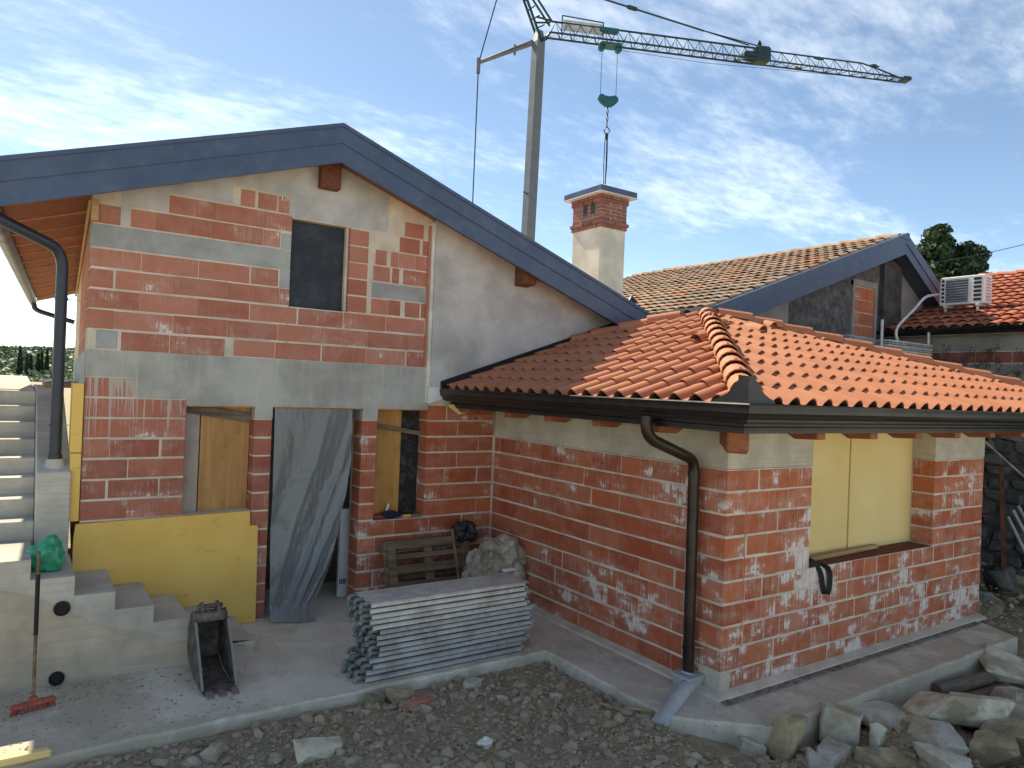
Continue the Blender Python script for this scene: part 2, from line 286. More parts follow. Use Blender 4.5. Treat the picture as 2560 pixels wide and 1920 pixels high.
k = NB('earth'); v = k.noise(None, 9, 8, .7); c = k.mix(k.ramp(v, .3, .7), (.31, .24, .15), (.53, .435, .295)); c = k.mix(k.math('MULTIPLY', k.ramp(k.noise(None, 1.3, 4), .45, .65), .5), c, (.36, .31, .24)); c = k.mix(k.math('MULTIPLY', k.ramp(k.noise(None, 70, 3), .55, .8), .5), c, (.42, .37, .29)); k.bump(k.math('ADD', k.noise(None, 26, 8, .75), k.math('MULTIPLY', k.voro(None, 38), .6)), 1.0, .03); m_earth = k.set(c, .98, 0, .1)
k = NB('earth clods'); isl = k.geo.outputs['Random Per Island']; c = k.mix(isl, (.35, .275, .18), (.49, .40, .275)); c = k.mix(k.ramp(isl, .955, .99), c, (.56, .50, .42)); c = k.mix(k.math('MULTIPLY', k.noise(None, 60, 4), .4), c, (.22, .18, .13)); k.bump(k.noise(None, 90, 4), .6, .006); m_clod = k.set(c, .97, 0, .1)
def leaf_mat(name, a, b):
    k = NB(name); isl = k.geo.outputs['Random Per Island']; c = k.mix(isl, a, b); k.set(c, .65, 0, .3); k.b.inputs['Subsurface Weight'].default_value = 0
    return k.m
m_conif = leaf_mat('cedar needles', (.016, .040, .016), (.045, .085, .030)); m_cyp = leaf_mat('cypress foliage', (.012, .030, .014), (.030, .055, .022)); m_haze_wood = leaf_mat('hazed woodland foliage', (.17, .225, .12), (.27, .33, .19))  # woodland greens paled to carry the distance haze
m_bark = simple('bark', (.09, .065, .045), .95, 0, .1, .3)
m_hill = simple('hill green', (.07, .11, .04), .95, 0, .1, .3, .05)
# ================================================================== SETTING
D = 3.848                                    # front wall plane of the main house
def smooth01(t): t = max(0, min(1, t)); return t*t*(3-2*t)
def ground_z(x, y):
    z = -.10
    z += -.20*smooth01((x+1.0)/1.6)*smooth01((.4-y)/1.0)       # drops away in front of the annex
    z += -.20*smooth01((x-4.2)/1.2)
    n = noise.fractal(Vector((x*1.1, y*1.1, 3)), 1, 2, 5)*.04+noise.fractal(Vector((x*5, y*5, 1)), 1, 2, 4)*.03
    if x > -.5 and y < -.6: z += .10*math.exp(-((x-1.2)**2/1.6+(y+1.05)**2/.12))+.05*noise.noise(Vector((x*3, y*3, 7)))
    if y > 1.55 and -9 < x < -.6: n *= .15
    if y < 1.5 and x < -.75: z += .045*smooth01((1.0-y)/.8)+.03*math.exp(-((x+2.6)**2+(y-.9)**2)/.6)
    return z+n
def grid(x0, x1, y0, y1, s, fn):
    nx = int((x1-x0)/s)+1; ny = int((y1-y0)/s)+1
    v = [(x0+i*s, y0+j*s, fn(x0+i*s, y0+j*s)) for j in range(ny) for i in range(nx)]
    f = [(j*nx+i, j*nx+i+1, (j+1)*nx+i+1, (j+1)*nx+i) for j in range(ny-1) for i in range(nx-1)]
    return v, f
mb = MB(); v, f = grid(-7, 10, -5, 4, .045, ground_z)
mb.add(v, f)
# skirt to the horizon around the detailed sheet
R = [(-7, -5), (10, -5), (10, 4), (-7, 4)]; O = [(-900, -900), (900, -900), (900, 900), (-900, 900)]
for i in range(4):
    a, b2, c2, d2 = R[i], R[(i+1) % 4], O[(i+1) % 4], O[i]
    mb.add([(*a, -.34), (*b2, -.34), (*c2, -6), (*d2, -6)], [(0, 3, 2, 1)])
ground = tag(mb.build('ground', m_earth, smooth=60, fix=False), 'churned brown earth of the building plot', kind='structure')
# concrete apron round the houses
pp_ = [(-7, 1.62), (-.70, 1.62), (-.70, -.06), (-.06, -.62), (4.46, -.62), (4.85, .2), (4.85, 5), (-7, 5)]; po_ = []; rpv = random.Random(44)
for i in range(len(pp_)):
    p0_, p1_ = Vector(pp_[i]), Vector(pp_[(i+1) % len(pp_)]); m_ = max(1, int((p1_-p0_).length/.07))
    for q_ in range(m_):
        p_ = p0_.lerp(p1_, q_/m_)
        if i < 5: p_ = p_+Vector((noise.noise(Vector((p_.x*6, p_.y*6, 1))), noise.noise(Vector((p_.x*6, p_.y*6, 9)))))*.016+Vector((rpv.uniform(-.004, .004), rpv.uniform(-.004, .004)))
        po_.append(p_)
n = len(po_); cen_ = Vector((-1, 3)); vv_ = [(p.x, p.y, -.42) for p in po_]+[(p.x, p.y, -.018+rpv.uniform(-.006, .003)) for p in po_]
ins_ = []
for i in range(n):
    t_ = (po_[(i+1) % n]-po_[i-1]).normalized(); ins_.append(po_[i]+Vector((-t_.y, t_.x))*rpv.uniform(.008, .026))
# outline runs clockwise or counter-clockwise: push the rim inwards
area_ = sum(po_[i-1].x*po_[i].y-po_[i].x*po_[i-1].y for i in range(n))
if area_ < 0: ins_ = [po_[i]*2-ins_[i] for i in range(n)]
vv_ += [(p.x, p.y, 0) for p in ins_]
pav = tag(MB().add(vv_, [(i, (i+1) % n, n+(i+1) % n, n+i) for i in range(n)]+[(n+i, n+(i+1) % n, 2*n+(i+1) % n, 2*n+i) for i in range(n)]+[tuple(range(2*n, 3*n))]).build('pavement', m_slab), 'rough concrete footing slab round the house and annex', kind='structure')
# sandy mortar fillets where walls meet the slab
fl = MB()
fl.prism([(0, 0), (-.10, 0), (-.085, .02), (0, .045)], 'y', -.09, D-.02)
fl.prism([(0, 0), (-.11, 0), (-.09, .02), (0, .045)], 'x', -.0, 4.9)
fl.build('mortar_fillet', m_mortar, pav)
tr = MB().prism([(-.175, .004), (-.10, .004), (-.10, .012), (-.165, .012)], 'x', -.1, 4.6).build('dark_strip', simple('bitumen strip', (.20, .17, .145), .9, var=.5, vscale=14, dirt=(.42, .37, .30, .7), dscale=9), pav)
# terrace above the stairs, hill and woods at the far left
tag(B('terrace', m_slab, None, -12, -5.055, 6.35, 26, -.4, 2.40, .02), 'concrete terrace at the top of the left stairs', kind='structure')
def hill_z(x, y):
    d = math.hypot(x, y); h = -6+17*smooth01((d-330)/190)+noise.fractal(Vector((x*.006, y*.006, 0)), 1, 2, 3)*4
    return h
v, f = [], []
for j in range(14):
    for i in range(40):
        a = rad(-30+i*2.2); d = 300+j*22; x, y = math.sin(a)*d, math.cos(a)*d; v.append((x, y, hill_z(x, y)))
for j in range(13):
    for i in range(39): f.append((j*40+i, j*40+i+1, (j+1)*40+i+1, (j+1)*40+i))
tag(MB().add(v, f).build('hill', m_hill, smooth=60), 'wooded hill beyond the terrace', kind='structure')
def leaf_blob(mb, c, r, n, s, rng, squash=1):
    for _ in range(n):
        d = Vector((rng.gauss(0, 1), rng.gauss(0, 1), rng.gauss(0, 1))).normalized(); p = Vector(c)+Vector((d.x*r, d.y*r, d.z*r*squash))*rng.uniform(.65, 1.05)
        a = d.orthogonal().normalized(); a.rotate(Matrix.Rotation(rng.uniform(0, 6.28), 3, d)); b = d.cross(a); k = s*rng.uniform(.6, 1.4)
        d2 = (a*rng.uniform(-.5, .5)+b*rng.uniform(-.5, .5)+d*.5)*k
        mb.add([p-a*k, p+b*k*.6+d2, p+a*k, p-b*k*.6-d2], [(0, 1, 2, 3)])
rng = random.Random(5); mb = MB()
for i in range(420):
    a = rad(rng.uniform(-8, 5)); d = rng.uniform(345, 545); x, y = math.sin(a)*d, math.cos(a)*d
    leaf_blob(mb, (x, y, hill_z(x, y)+2), rng.uniform(2.5, 5), 90, 1.0, rng, .8)
tag(mb.build('far_wood', m_haze_wood, fix=False), 'far-off green wood covering the hillside left of the house', 'wood', kind='stuff')
cyps = [(.35, 395, 15), (.75, 392, 12), (.95, 396, 11), (1.35, 402, 11), (1.55, 400, 12), (1.85, 402, 13), (2.3, 396, 13)]
names = ['widest and tallest dark cypress, leftmost on the far hill', 'slim dark cypress just right of the widest one on the far hill', 'third dark cypress from the left on the far hill', 'leftmost cypress of the middle cluster on the far hill', 'second cypress of the middle cluster on the far hill', 'third cypress of the middle cluster on the far hill', 'lone pencil-thin cypress on the far hill nearest the grey downpipe']
for (a, d, h), nm in zip(cyps, names):
    a = rad(a-.55); x, y = CAM[0]+math.sin(a)*d, CAM[1]+math.cos(a)*d; z0 = hill_z(x, y)+1
    t = thing('cypress_tree', nm, 'tree', (x, y, z0), 'cypresses on the far hill')
    mb = MB()
    for q in range(9):
        u = q/8; leaf_blob(mb, (x, y, z0+h*(.1+.85*u)), (1.5 if h > 14 else .95)*(1-u)**.6*.9+.18, 60, .45, rng, 1.6)
    mb.build('crown', m_cyp, t, fix=False); MB().tube([(x, y, z0-1), (x, y, z0+h*.6)], [.25, .1], 6).build('trunk', m_bark, t)

# ================================================================== MAIN HOUSE
RX, RZ = -2.376, 5.471; SL, SR = .3333, .3473
def zt(x): return RZ-(SL*(RX-x) if x < RX else SR*(x-RX))
SOF = .30
house = thing('main_house', 'two-storey unfinished brick house with slate-blue metal gable fascia', 'house', (-2.5, D, 0))
BRK = {}
def brick_mesh(l, h, d, mat, bev=.004):
    k_ = (round(l, 2), round(h, 3), d, mat.name)
    if k_ not in BRK: BRK[k_] = MB().box(-k_[0]/2, k_[0]/2, -d/2, d/2, -h/2, h/2).mesh('brick', mat, bevel=bev)
    return BRK[k_]
def lay(parent, axis, fixed, u0, u1, z0, h, mat, L=.5, first=None, depth=.25, rng=random, thick=.25, out=0, name='brick', bed=.020, thin=.004):
    """one course from u0 to u1; first = length of the first block"""
    u = u0; ln = first or L
    
    while u < u1-.03:
        l = min(ln, u1-u)
        if u1-(u+l) < .10: l = u1-u
        gap = rng.uniform(.010, .020) if rng.random() < thick else thin
        if u+l >= u1-.001: gap = 0
        b = brick_mesh(max(.04, l-gap), h-bed, depth, mat); j = rng.uniform(-.003, .003)+out
        zj = rng.uniform(-.003, .003) if h > .1 else 0; loc = (u+(l-gap)/2, fixed+depth/2+j, z0+h/2+zj) if axis == 'x' else (fixed+depth/2+j, u+(l-gap)/2, z0+h/2+zj)
        ob(name, b, parent, loc, Matrix.Rotation((0 if axis == 'x' else math.pi/2)+rng.uniform(-.004, .004), 3, 'Z') if axis != 'x' else rng.uniform(-.004, .004))
        u += l; ln = L
# --- ground floor front
wl_ = MB(); e = .0035; y0, y1 = D+e, D+.30
wl_.box(-4.69+e, -3.78-e, y0, y1, 0, 2.62).box(-3.79, -3.08, y0+.03, y1, 0, 1.21-e).box(-3.09+e, -2.90-e, y0, y1, 0, 2.3)
wl_.box(-1.85+e, -1.66-e, y0, y1, 0, 2.3).box(-1.67, -.98, y0, y1, 0, 1.0-e).box(-.99+e, 2.3, y0, y1, 0, 2.9)
# upper floor, cut round the window
def uz(x): return zt(x)-SOF+.01
wl_.prism([(-4.69+e, 2.8), (-2.77-e, 2.8), (-2.77-e, uz(-2.77)), (-4.69+e, uz(-4.69))], 'y', y0, y1)
wl_.prism([(-2.78, 2.8), (-2.08, 2.8), (-2.08, 3.46-e), (-2.78, 3.46-e)], 'y', y0, y1)
wl_.prism([(-2.78, 4.44), (-2.08, 4.44), (-2.08, uz(-2.08)), (RX, uz(RX)), (-2.78, uz(-2.78))], 'y', y0, y1)
wl_.prism([(-2.09+e, 2.8), (2.3, 2.8), (2.3, uz(2.3)), (-2.09+e, uz(-2.09))], 'y', y0, y1)
wall = wl_.build('wall', m_mortar, house)
rg = random.Random(11)
for i in range(13):                                  # left brick panel
    z = i*.2; u1 = -3.78 if i < 12 else -4.27
    if i < 6: u1 = -3.78
    lay(wall, 'x', D, -4.69, u1, z, .2, m_brick_low, .46, (.23 if i % 2 else .40), rng=rg, thick=.45)
for i in range(6): lay(wall, 'x', D+.035, -3.78, -3.09, i*.2, .2, m_brick_low, .46, .3 if i % 2 else .46, rng=rg)
for i in range(11):                                  # door pillars
    lay(wall, 'x', D, -3.09, -2.90, i*.2, .2, m_brick_low, rng=rg)
    if i >= 5: lay(wall, 'x', D, -1.85, -1.66, i*.2, .2, m_brick_left, rng=rg)
for i in range(5): lay(wall, 'x', D, -1.85, -.005, i*.2, .2, m_brick_left, .48, (.22 if i % 2 else .46), rng=rg)
for i in range(5, 12): lay(wall, 'x', D, -.99, -.005, i*.2, .2, m_brick_left, .48, (.28 if i % 2 else .45), rng=rg, thick=.5)
# --- upper floor courses
rows = [(2.86, [(-4.40, -1.0)]), (3.06, [(-4.69, -1.0)]), (3.26, [(-4.69, -1.0)]), (3.46, [(-4.69, -2.77), (-2.09, -1.86), (-1.80, -1.42), (-1.36, -1.0)]),
        (3.655, [(-4.69, -2.90), (-2.09, -1.86)]), (4.085, [(-4.69, -4.45), (-4.36, -2.89)]), (4.28, [(-4.02, -2.77)]), (4.475, [(-3.33, -3.18), (-3.15, -2.81)]),
        (3.85, [(-2.09, -1.86), (-1.79, -1.57), (-1.545, -1.45), (-1.40, -1.0)]), (4.045, [(-2.09, -1.86), (-1.77, -1.62), (-1.57, -1.47), (-1.465, -1.0)]), (4.24, [(-2.09, -1.86), (-1.46, -1.19), (-1.15, -1.0)]), (4.435, [(-1.40, -1.14)])]
for i, (z, sp_) in enumerate(rows):
    for a, b in sp_:
        top = min(uz(a), uz(b))
        h = min(.195, top-z-.01)
        if h > .06: lay(wall, 'x', D, a, b, z, h, m_brick_up, .53, (.22 if i % 2 else .44), rng=rg, thick=.10, thin=.003, bed=.015)
# left flank (slightly askew to the front)
SK = .04
def fx(y): return -4.69+SK*(y-D)
flank = MB().prism([(fx(D+.02)+e, D+.02), (fx(14)+e, 14), (fx(14)+.3, 14), (-4.4, D+.02)], 'z', 0, 4.27).build('wall', m_mortar, house)
for i in range(21):
    z = i*.2 if i < 12 else 2.86+(i-12)*.2
    u = D+.255; k_ = 0
    while u < 8.5 and z < 4.1:
        l = .5 if k_ or i % 2 else .25
        if z > 2.2: ob('brick', brick_mesh(l-.004, .188, .25, m_brick_up), flank, (fx(u+l/2)+.125, u+l/2, z+.1), Matrix.Rotation(math.pi/2-SK, 3, 'Z'))
        u += l; k_ += 1
MB().prism([(fx(D+.02)-.003, D+.02), (fx(14)-.003, 14), (fx(14)+.2, 14), (-4.5, D+.02)], 'z', 2.335, 2.86).build('concrete_beam', m_beam, house)
# back and right walls, floors, dark inside
B('wall', m_mortar, house, -4.2, 2.3, 12.8, 13.0, 0, 4.2); B('wall', m_mortar, house, 2.05, 2.3, D+.31, 12.8, 0, 3.3); B('upper_floor', m_slab, house, -4.3, 2.0, D+.31, 12.7, 2.60, 2.84)
tag(B('partition', m_plaster, house, -4.3, 2.0, 7.5, 7.6, 0, 2.6), 'dim plastered partition inside the doorway')
# concrete beam with its drops
MB().prism([(-4.69, 2.86), (-4.69, 2.605), (-4.26, 2.605), (-4.26, 2.402), (-3.78, 2.402), (-3.78, 2.338), (-3.09, 2.338), (-3.09, 2.203), (-2.90, 2.203), (-2.90, 2.338), (-1.85, 2.338), (-1.85, 2.203), (-1.66, 2.203), (-1.66, 2.338), (-.99, 2.338), (-.99, 2.86)], 'y', D-.006, D+.3).build('concrete_beam', m_beam, house)
B('concrete_beam', m_infill, house, -4.694, -2.775, D-.004, D+.28, 3.86, 4.075, .006)
B('concrete_beam', m_infill, house, -1.80, -1.004, D-.004, D+.28, 3.665, 3.84, .006)
B('concrete_patch', m_infill, house, -4.62, -4.43, D-.004, D+.1, 2.875, 3.055, .01)
B('concrete_patch', m_infill, house, -2.885, -2.775, D-.004, D+.1, 3.65, 3.855, .01); B('concrete_patch', m_infill, house, -2.885, -2.775, D-.004, D+.1, 4.08, 4.26, .01)
# lintel and rough rendered gable top
MB().prism([(-2.80, 4.455), (-1.62, 4.455), (-1.62, uz(-1.62)), (RX, uz(RX)), (-3.4, uz(-3.4)), (-3.4, 4.68), (-2.80, 4.68)], 'y', D-.002, D+.2).build('lintel', m_plaster, house)
MB().prism([(-3.41, uz(-3.41)), (-4.45, uz(-4.45)), (-4.45, 4.09), (-4.365, 4.09), (-4.365, 4.29), (-4.03, 4.29), (-4.03, 4.485), (-3.41, 4.485)], 'y', D+.003, D+.2).build('gable_render', m_plaster, house)
# plaster field of the right gable with its pale edge strip and dark flashing
MB().prism([(-1.0, 2.43), (2.3, 2.43), (2.3, uz(2.3)), (-1.0, uz(-1.0))], 'y', D-.06, D+.005).build('plaster_wall', m_plaster, house)
B('edge_strip', m_chim, house, -1.045, -1.002, D-.045, D+.008, 2.42, 4.66)
B('edge_strip', m_brick_up, house, -1.075, -1.047, D-.022, D+.008, 2.87, 4.62)
MB().prism([(-1.03, 2.41), (-.84, 2.47), (-.86, 2.62), (-1.03, 2.62)], 'y', D-.075, D-.061).build('membrane', m_white, house)
MB().prism([(-.86, 2.60), (2.35, 3.66), (2.35, 3.80), (-.86, 2.70)], 'y', D-.10, D-.061).build('flashing', m_black, house)
# upper window: rough jambs and dark sheeting inside
wn_ = B('window', m_dark, house, -2.775, -2.085, D+.10, D+.11, 3.44, 4.46)
B('window_reveal', m_mortar, wn_, -2.125, -2.095, D+.04, D+.10, 3.46, 4.45)
# --- roof
YF = 3.45
def sk(x, y): return x+SK*(y-YF)*max(0, min(1, (RX-x)/2.2))
XL, XR = -5.52, 3.9
def slope_slab(x0, x1, d0, d1, ya, yb):
    vs = []
    for y in (ya, yb):
        for x, d in ((x0, d0), (x1, d0), (x1, d1), (x0, d1)): vs.append((sk(x, y), y, zt(x)-d))
    return MB().add(vs, [(0, 1, 2, 3), (7, 6, 5, 4), (0, 4, 5, 1), (1, 5, 6, 2), (2, 6, 7, 3), (3, 7, 4, 0)])
roof = slope_slab(XL, RX, .03, SOF-.03, YF+.04, 14.2).build('roof', m_oldtile, house)
slope_slab(RX, XR, .03, SOF-.03, YF+.04, 13).build('roof_slope', m_oldtile, roof)
for (a, b) in ((XL-.05, RX), (RX, 2.45)):
    def fp(d0, d1, ya, yb, nm):
        return MB().prism([(a, zt(a)-d0), (b, zt(b)-d0), (b, zt(b)-d1), (a, zt(a)-d1)], 'y', ya, yb).build(nm, m_fascia, roof)
    fp(0, .208, YF, YF+.06, 'fascia'); fp(.20, .418, YF+.014, YF+.055, 'fascia_lower'); fp(-.012, .03, YF-.014, YF+.12, 'verge_cap')
MB().tube([(RX, YF+.3, RZ-.03), (RX, 13, RZ-.03)], .07, 10).build('ridge_tiles', m_redtile, roof, smooth=50)
# soffit boards (verge) and planks of the left eave
for a, b in ((XL+.1, RX), (RX, 2.3)):
    n = int((b-a)/.16)
    for i in range(n):
        x0 = a+(b-a)*i/n; x1 = a+(b-a)*(i+1)/n-.006
        MB().prism([(x0, zt(x0)-SOF+.018), (x1, zt(x1)-SOF+.018), (x1, zt(x1)-SOF+.0), (x0, zt(x0)-SOF+.0)], 'y', YF+.06, D+.01).build('soffit_board', m_soffit, roof)
MB().add([(sk(XL+.08, y), y, zt(XL+.08)-SOF+.02) for y in (D+.02, 14.1)]+[(fx(y)+.05, y, zt(-4.69)-SOF+.02) for y in (14.1, D+.02)], [(0, 1, 2, 3)]).build('eave_soffit', m_soffit, roof)
for i in range(13):
    y = D+.10+i*.80; x0, x1 = sk(XL+.09, y), fx(y)+.02; zz0 = zt(XL+.09)-SOF; zz1 = zt(-4.69)-SOF
    MB().add([(x0, y, zz0-.004), (x1, y, zz1-.004), (x1+.03, y+.78, zz1-.032), (x0+.03, y+.78, zz0-.032), (x0, y, zz0+.01), (x1, y, zz1+.01), (x1+.03, y+.78, zz1+.01), (x0+.03, y+.78, zz0+.01)], [(0, 1, 2, 3), (4, 7, 6, 5), (0, 4, 5, 1), (1, 5, 6, 2), (2, 6, 7, 3), (3, 7, 4, 0)]).build('soffit_panel', m_soffit, roof)
    MB().bar((x0+.03, y+.785, zz0-.036), (x1+.03, y+.785, zz1-.036), .022, .02).build('trim_strip', m_batten, roof)
MB().tube([(fx(D)-.02, D, 4.28), (fx(14)-.02, 14, 4.26)], .018, 6).build('edge_batten', m_batten, roof)
B('corner_post', m_batten, roof, -4.70, -4.64, D-.03, D+.02, 4.10, 4.30)
# half round gutter along the left eave
gp = []
for i in range(9):
    a = math.pi*i/8; gp.append((-math.cos(a)*.075, -math.sin(a)*.075))
gp += [(.07, .0), (.06, -.03), (0, -.062), (-.06, -.03), (-.066, .0)]
gx, gz = -5.50, 4.09
vs = [(gx+p[0]+SK*(y-YF), y, gz+p[1]) for y in (YF+.10, 14.2) for p in gp]; n = len(gp)
g = MB().add(vs, [(i, (i+1) % n, n+(i+1) % n, n+i) for i in range(n)]+[tuple(range(n)), tuple(range(2*n-1, n-1, -1))]).build('gutter', m_greypipe, roof, smooth=40)
MB().tube([(gx+SK*11+.0, 14.0, gz-.06)]+arc((gx+SK*11, 14.0, gz-.20), (gx+SK*11+.02, 14.0, gz-.12), (gx+SK*11+.25, 14.0, gz-.26))+[(gx+SK*11+.75, 14, gz-.40)], .05, 10).build('outlet', m_greypipe, g, smooth=50)
dp = MB().tube([(-5.48, 3.70, 4.06)]+arc((-5.47, 3.70, 4.0), (-5.48, 3.70, 4.03), (-5.38, 3.73, 3.965))+arc((-4.915, 3.93, 3.79), (-5.03, 3.86, 3.83), (-4.912, 3.94, 3.62), 8)+[(-4.905, 3.955, 1.78)], .051, 16).build('downpipe', m_greypipe, house, smooth=50)
for z in (3.33, 2.12): MB().tube([(-4.91, 3.95, z-.012), (-4.91, 3.95, z+.012)], .056, 16).build('pipe_clip', m_greypipe, dp, smooth=50); MB().tube([(-4.87, 3.95, z), (-4.66, 3.97, z)], .004, 6).build('bracket', m_galv, dp)
MB().tube([(-4.905, 3.955, 1.80), (-4.905, 3.955, 1.84)], .06, 16).build('collar', m_greypipe, dp, smooth=50)
# ridge beam and purlin tails
B('ridge_beam', m_purlin, roof, -2.50, -2.27, D-.12, D+.05, 4.82, 5.12, .01)
for xa_, xb_ in ((-3.77, -3.10), (-2.89, -1.86), (-1.65, -1.0)): B('foam_edge', m_orangefoam, house, xa_, xb_, D+.002, D+.2, 2.326, 2.337)
MB().prism([(YF+.10, 4.20), (YF+.16, 4.03), (D+.05, 4.0), (D+.05, 4.26), (YF+.10, 4.26)], 'x', .20, .42).build('purlin', m_purlin, roof, bevel=.008)
MB().prism([(YF+.10, 4.12), (YF+.10, 4.19), (YF+.06, 4.19)], 'x', .42, .66).build('bracket_plate', m_fascia, roof)
# --- chimney
ch = MB().box(2.865, 3.43, 5.185, 5.93, 3.1, 5.46).build('chimney', m_chim, house)
rgc = random.Random(3)
def chrow(z, h, o, gaps=False):
    for k_, (ax, fixed, a, b) in enumerate((('y', 2.865-o, 5.185-o, 5.93+o), ('x', 5.185-o, 2.865-o+.11, 3.43+o))):
        if ax == 'y' and gaps:
            sp2 = [(a, 5.34), (5.45, 5.54), (5.65, b)]
        else: sp2 = [(a, b)]
        for s0, s1 in sp2: lay(ch, ax, fixed, s0, s1, z, h, m_chbrick, .24, .12 if int(round(z*1000/63)) % 2 else .24, depth=.11, rng=rgc, thick=.9, bed=.007)
zc = 5.46
for i in range(9):
    o = .025 if i == 0 else (.045 if i == 1 else .012 if i < 7 else .035)
    chrow(zc, .063, o, 4 <= i <= 6); zc += .063
B('flue_core', m_mortar, ch, 2.860, 3.43, 5.18, 5.93, 5.45, 6.02)
for ya_ in (5.342, 5.542): B('flue_dark', m_shadowblack, ch, 2.852, 2.9, ya_, ya_+.106, 5.71, 5.90)  # black panels put in for the darkness of the flue openings
cap = MB().box(2.735, 3.56, 5.055, 6.06, 6.035, 6.135).build('cap', m_fascia, ch); MB().box(2.72, 3.575, 5.04, 6.075, 6.022, 6.034).build('drip_edge', m_white, cap)
vp = MB().tube([(2.30, 3.75, 3.5), (2.30, 3.75, 3.99)], .045, 12).build('roof_vent', m_black, house, smooth=50); MB().tube([(2.30, 3.75, 3.985), (2.30, 3.75, 4.0), (2.30, 3.75, 4.10)], [.105, .10, .005], 14).build('cowl', m_black, vp, smooth=30)
# pale gravel yard added out of view to bounce sunlight into the shade
tag(MB().prism([(-40, -40), (40, -40), (40, -2.7), (6, -2.7), (2.5, -2.5), (-3.5, -2.3), (-8, -1.5), (-40, -1.5)], 'z', -.30, -.06).build('reflector', simple('pale bounce gravel', (.56, .51, .43), .95, 0, .2, .25, 8, .6, 50), None), 'pale gravel yard added out of view to lift the shaded fronts', kind='structure')
# ================================================================== ANNEX
annex = thing('brick_annex', 'low brick annex with new orange tile hip roof and black gutter', 'annex', (2.4, 1.9, 0))
L = 4.92; e = .0035
aw = MB().box(e, .28, e, D+.0, 0, 2.0).box(.27, 1.26-e, e, .28, 0, 2.0).box(1.25, 3.69, e, .28, 0, 1.0-e).box(3.68+e, L-e, e, .28, 0, 2.0).box(L-.28, L-e, .28, 4.2, 0, 2.45).build('wall', m_mortar, annex)
rg = random.Random(23)
for i in range(10):
    z = i*.2
    # side wall (faces -x); corner blocks alternate
    lay(aw, 'y', 0.0, (.25 if i % 2 == 0 else 0.0), D-.035, z, .2, m_brick_left, .46, (.46 if i % 2 else .34), rng=rg, thick=.07, thin=.0015)
    s = 0.0 if i % 2 == 0 else .252
    if i == 0: s = .135
    spans = [(s, L)] if i < 5 else [(s, 1.26), (3.68, L)]
    for a, b in spans: lay(aw, 'x', 0.0, a, b, z, .2, m_brick_front, .30 if i != 4 else .245, (.30 if i % 2 == 0 else .2) if a < 3 else (.30 if i % 2 else .42), rng=rg, thick=.42, thin=.002)
B('corner_patch', m_ring, aw, -.004, .13, -.004, .2, 0.004, .20, .006)
# concrete ring beam (open above the window)
rb = MB().prism([(-.005, -.005), (1.262, -.005), (1.262, .3), (.3, .3), (.3, D-.035), (-.005, D-.035)], 'z', 2.004, 2.46).build('ring_beam', m_ring, annex, bevel=.006)
B('ring_beam', m_ring, annex, 3.678, L+.004, -.005, .3, 2.004, 2.46, .006)
# --- roof deck
EV = -.74; EZ = 2.60; AP = Vector((2.53, 2.53, 0)); TS = .358; AP.z = EZ+TS*(2.53-EV); XRC = 7.6
dz = -.03
def P(x, y, z): return (x, y, z+dz)
ry = D-.06; hx = 2.53-(ry-2.53)
Vd = [P(EV+.03, EV+.03, EZ), P(XRC, EV+.03, EZ), P(*AP), P(EV+.03, ry, EZ), P(hx, ry, EZ+TS*(hx-EV)), P(XRC, 3.3, EZ), P(5.2, ry, EZ+.2)]
Fd = [(0, 1, 2), (0, 2, 4, 3), (2, 1, 5, 6), (2, 6, 4)]
bt = [(v_[0], v_[1], v_[2]-.14) for v_ in Vd]
aroof = MB().add(Vd, Fd).add(bt, [tuple(reversed(f_)) for f_ in Fd]).build('roof', m_shadowblack, annex, fix=False)
# --- tiles
TW, TE, TLn = .2225, .3535, .41
prof = []
for i in range(8):
    t = i/7; prof.append((TW*.66*t, .058*math.sin(math.pi*t)**.85))
for i in range(1, 4):
    t = i/4; prof.append((TW*(.66+.40*t), -.010*math.sin(math.pi*t)+.002))
prof.append((TW*1.05, .010))
def tile_mesh(name='tile', hood=False):
    n = len(prof); v_ = []
    for (y, zo, s_) in ((0, .022, 1.0), (TLn, .022-.022*TLn/TE, 1.0)):
        for x, z in prof: v_.append((x, y, z+zo))
    for (y, zo) in ((0, .010), (TLn, .005-.022*TLn/TE)):
        for i, (x, z) in enumerate(prof): v_.append((x+(.006 if i == 0 else -.004 if i == n-1 else 0), y, z+zo))
    f_ = []
    for i in range(n-1):
        f_ += [(i, i+1, n+i+1, n+i), (2*n+i+1, 2*n+i, 3*n+i, 3*n+i+1), (i+1, i, 2*n+i, 2*n+i+1)]
    f_ += [(0, n, 3*n, 2*n), (n-1, 2*n-1+2*n-2*n+0*n, 0, 0)][:1]
    mb_ = MB().add(v_, f_)
    if hood:
        hv = []; m_ = 9
        for (y, r, zc_) in ((.03, .088, .045), (.20, .075, .04), (.36, .02, .03)):
            for i in range(m_):
                a = math.pi*i/(m_-1); hv.append((TW*.5-math.cos(a)*r, y, zc_+math.sin(a)*r*1.05))
        for (y, r, zc_) in ((.03, .078, .045), (.20, .065, .04)):
            for i in range(m_):
                a = math.pi*i/(m_-1); hv.append((TW*.5-math.cos(a)*r, y, zc_+math.sin(a)*r*1.05))
        hf = []
        for r_ in range(2):
            for i in range(m_-1): hf.append((r_*m_+i, r_*m_+i+1, (r_+1)*m_+i+1, (r_+1)*m_+i))
        for i in range(m_-1): hf += [(3*m_+i+1, 3*m_+i, 4*m_+i, 4*m_+i+1), (i+1, i, 3*m_+i, 3*m_+i+1)]
        mb_.add(hv, hf)
    return mb_
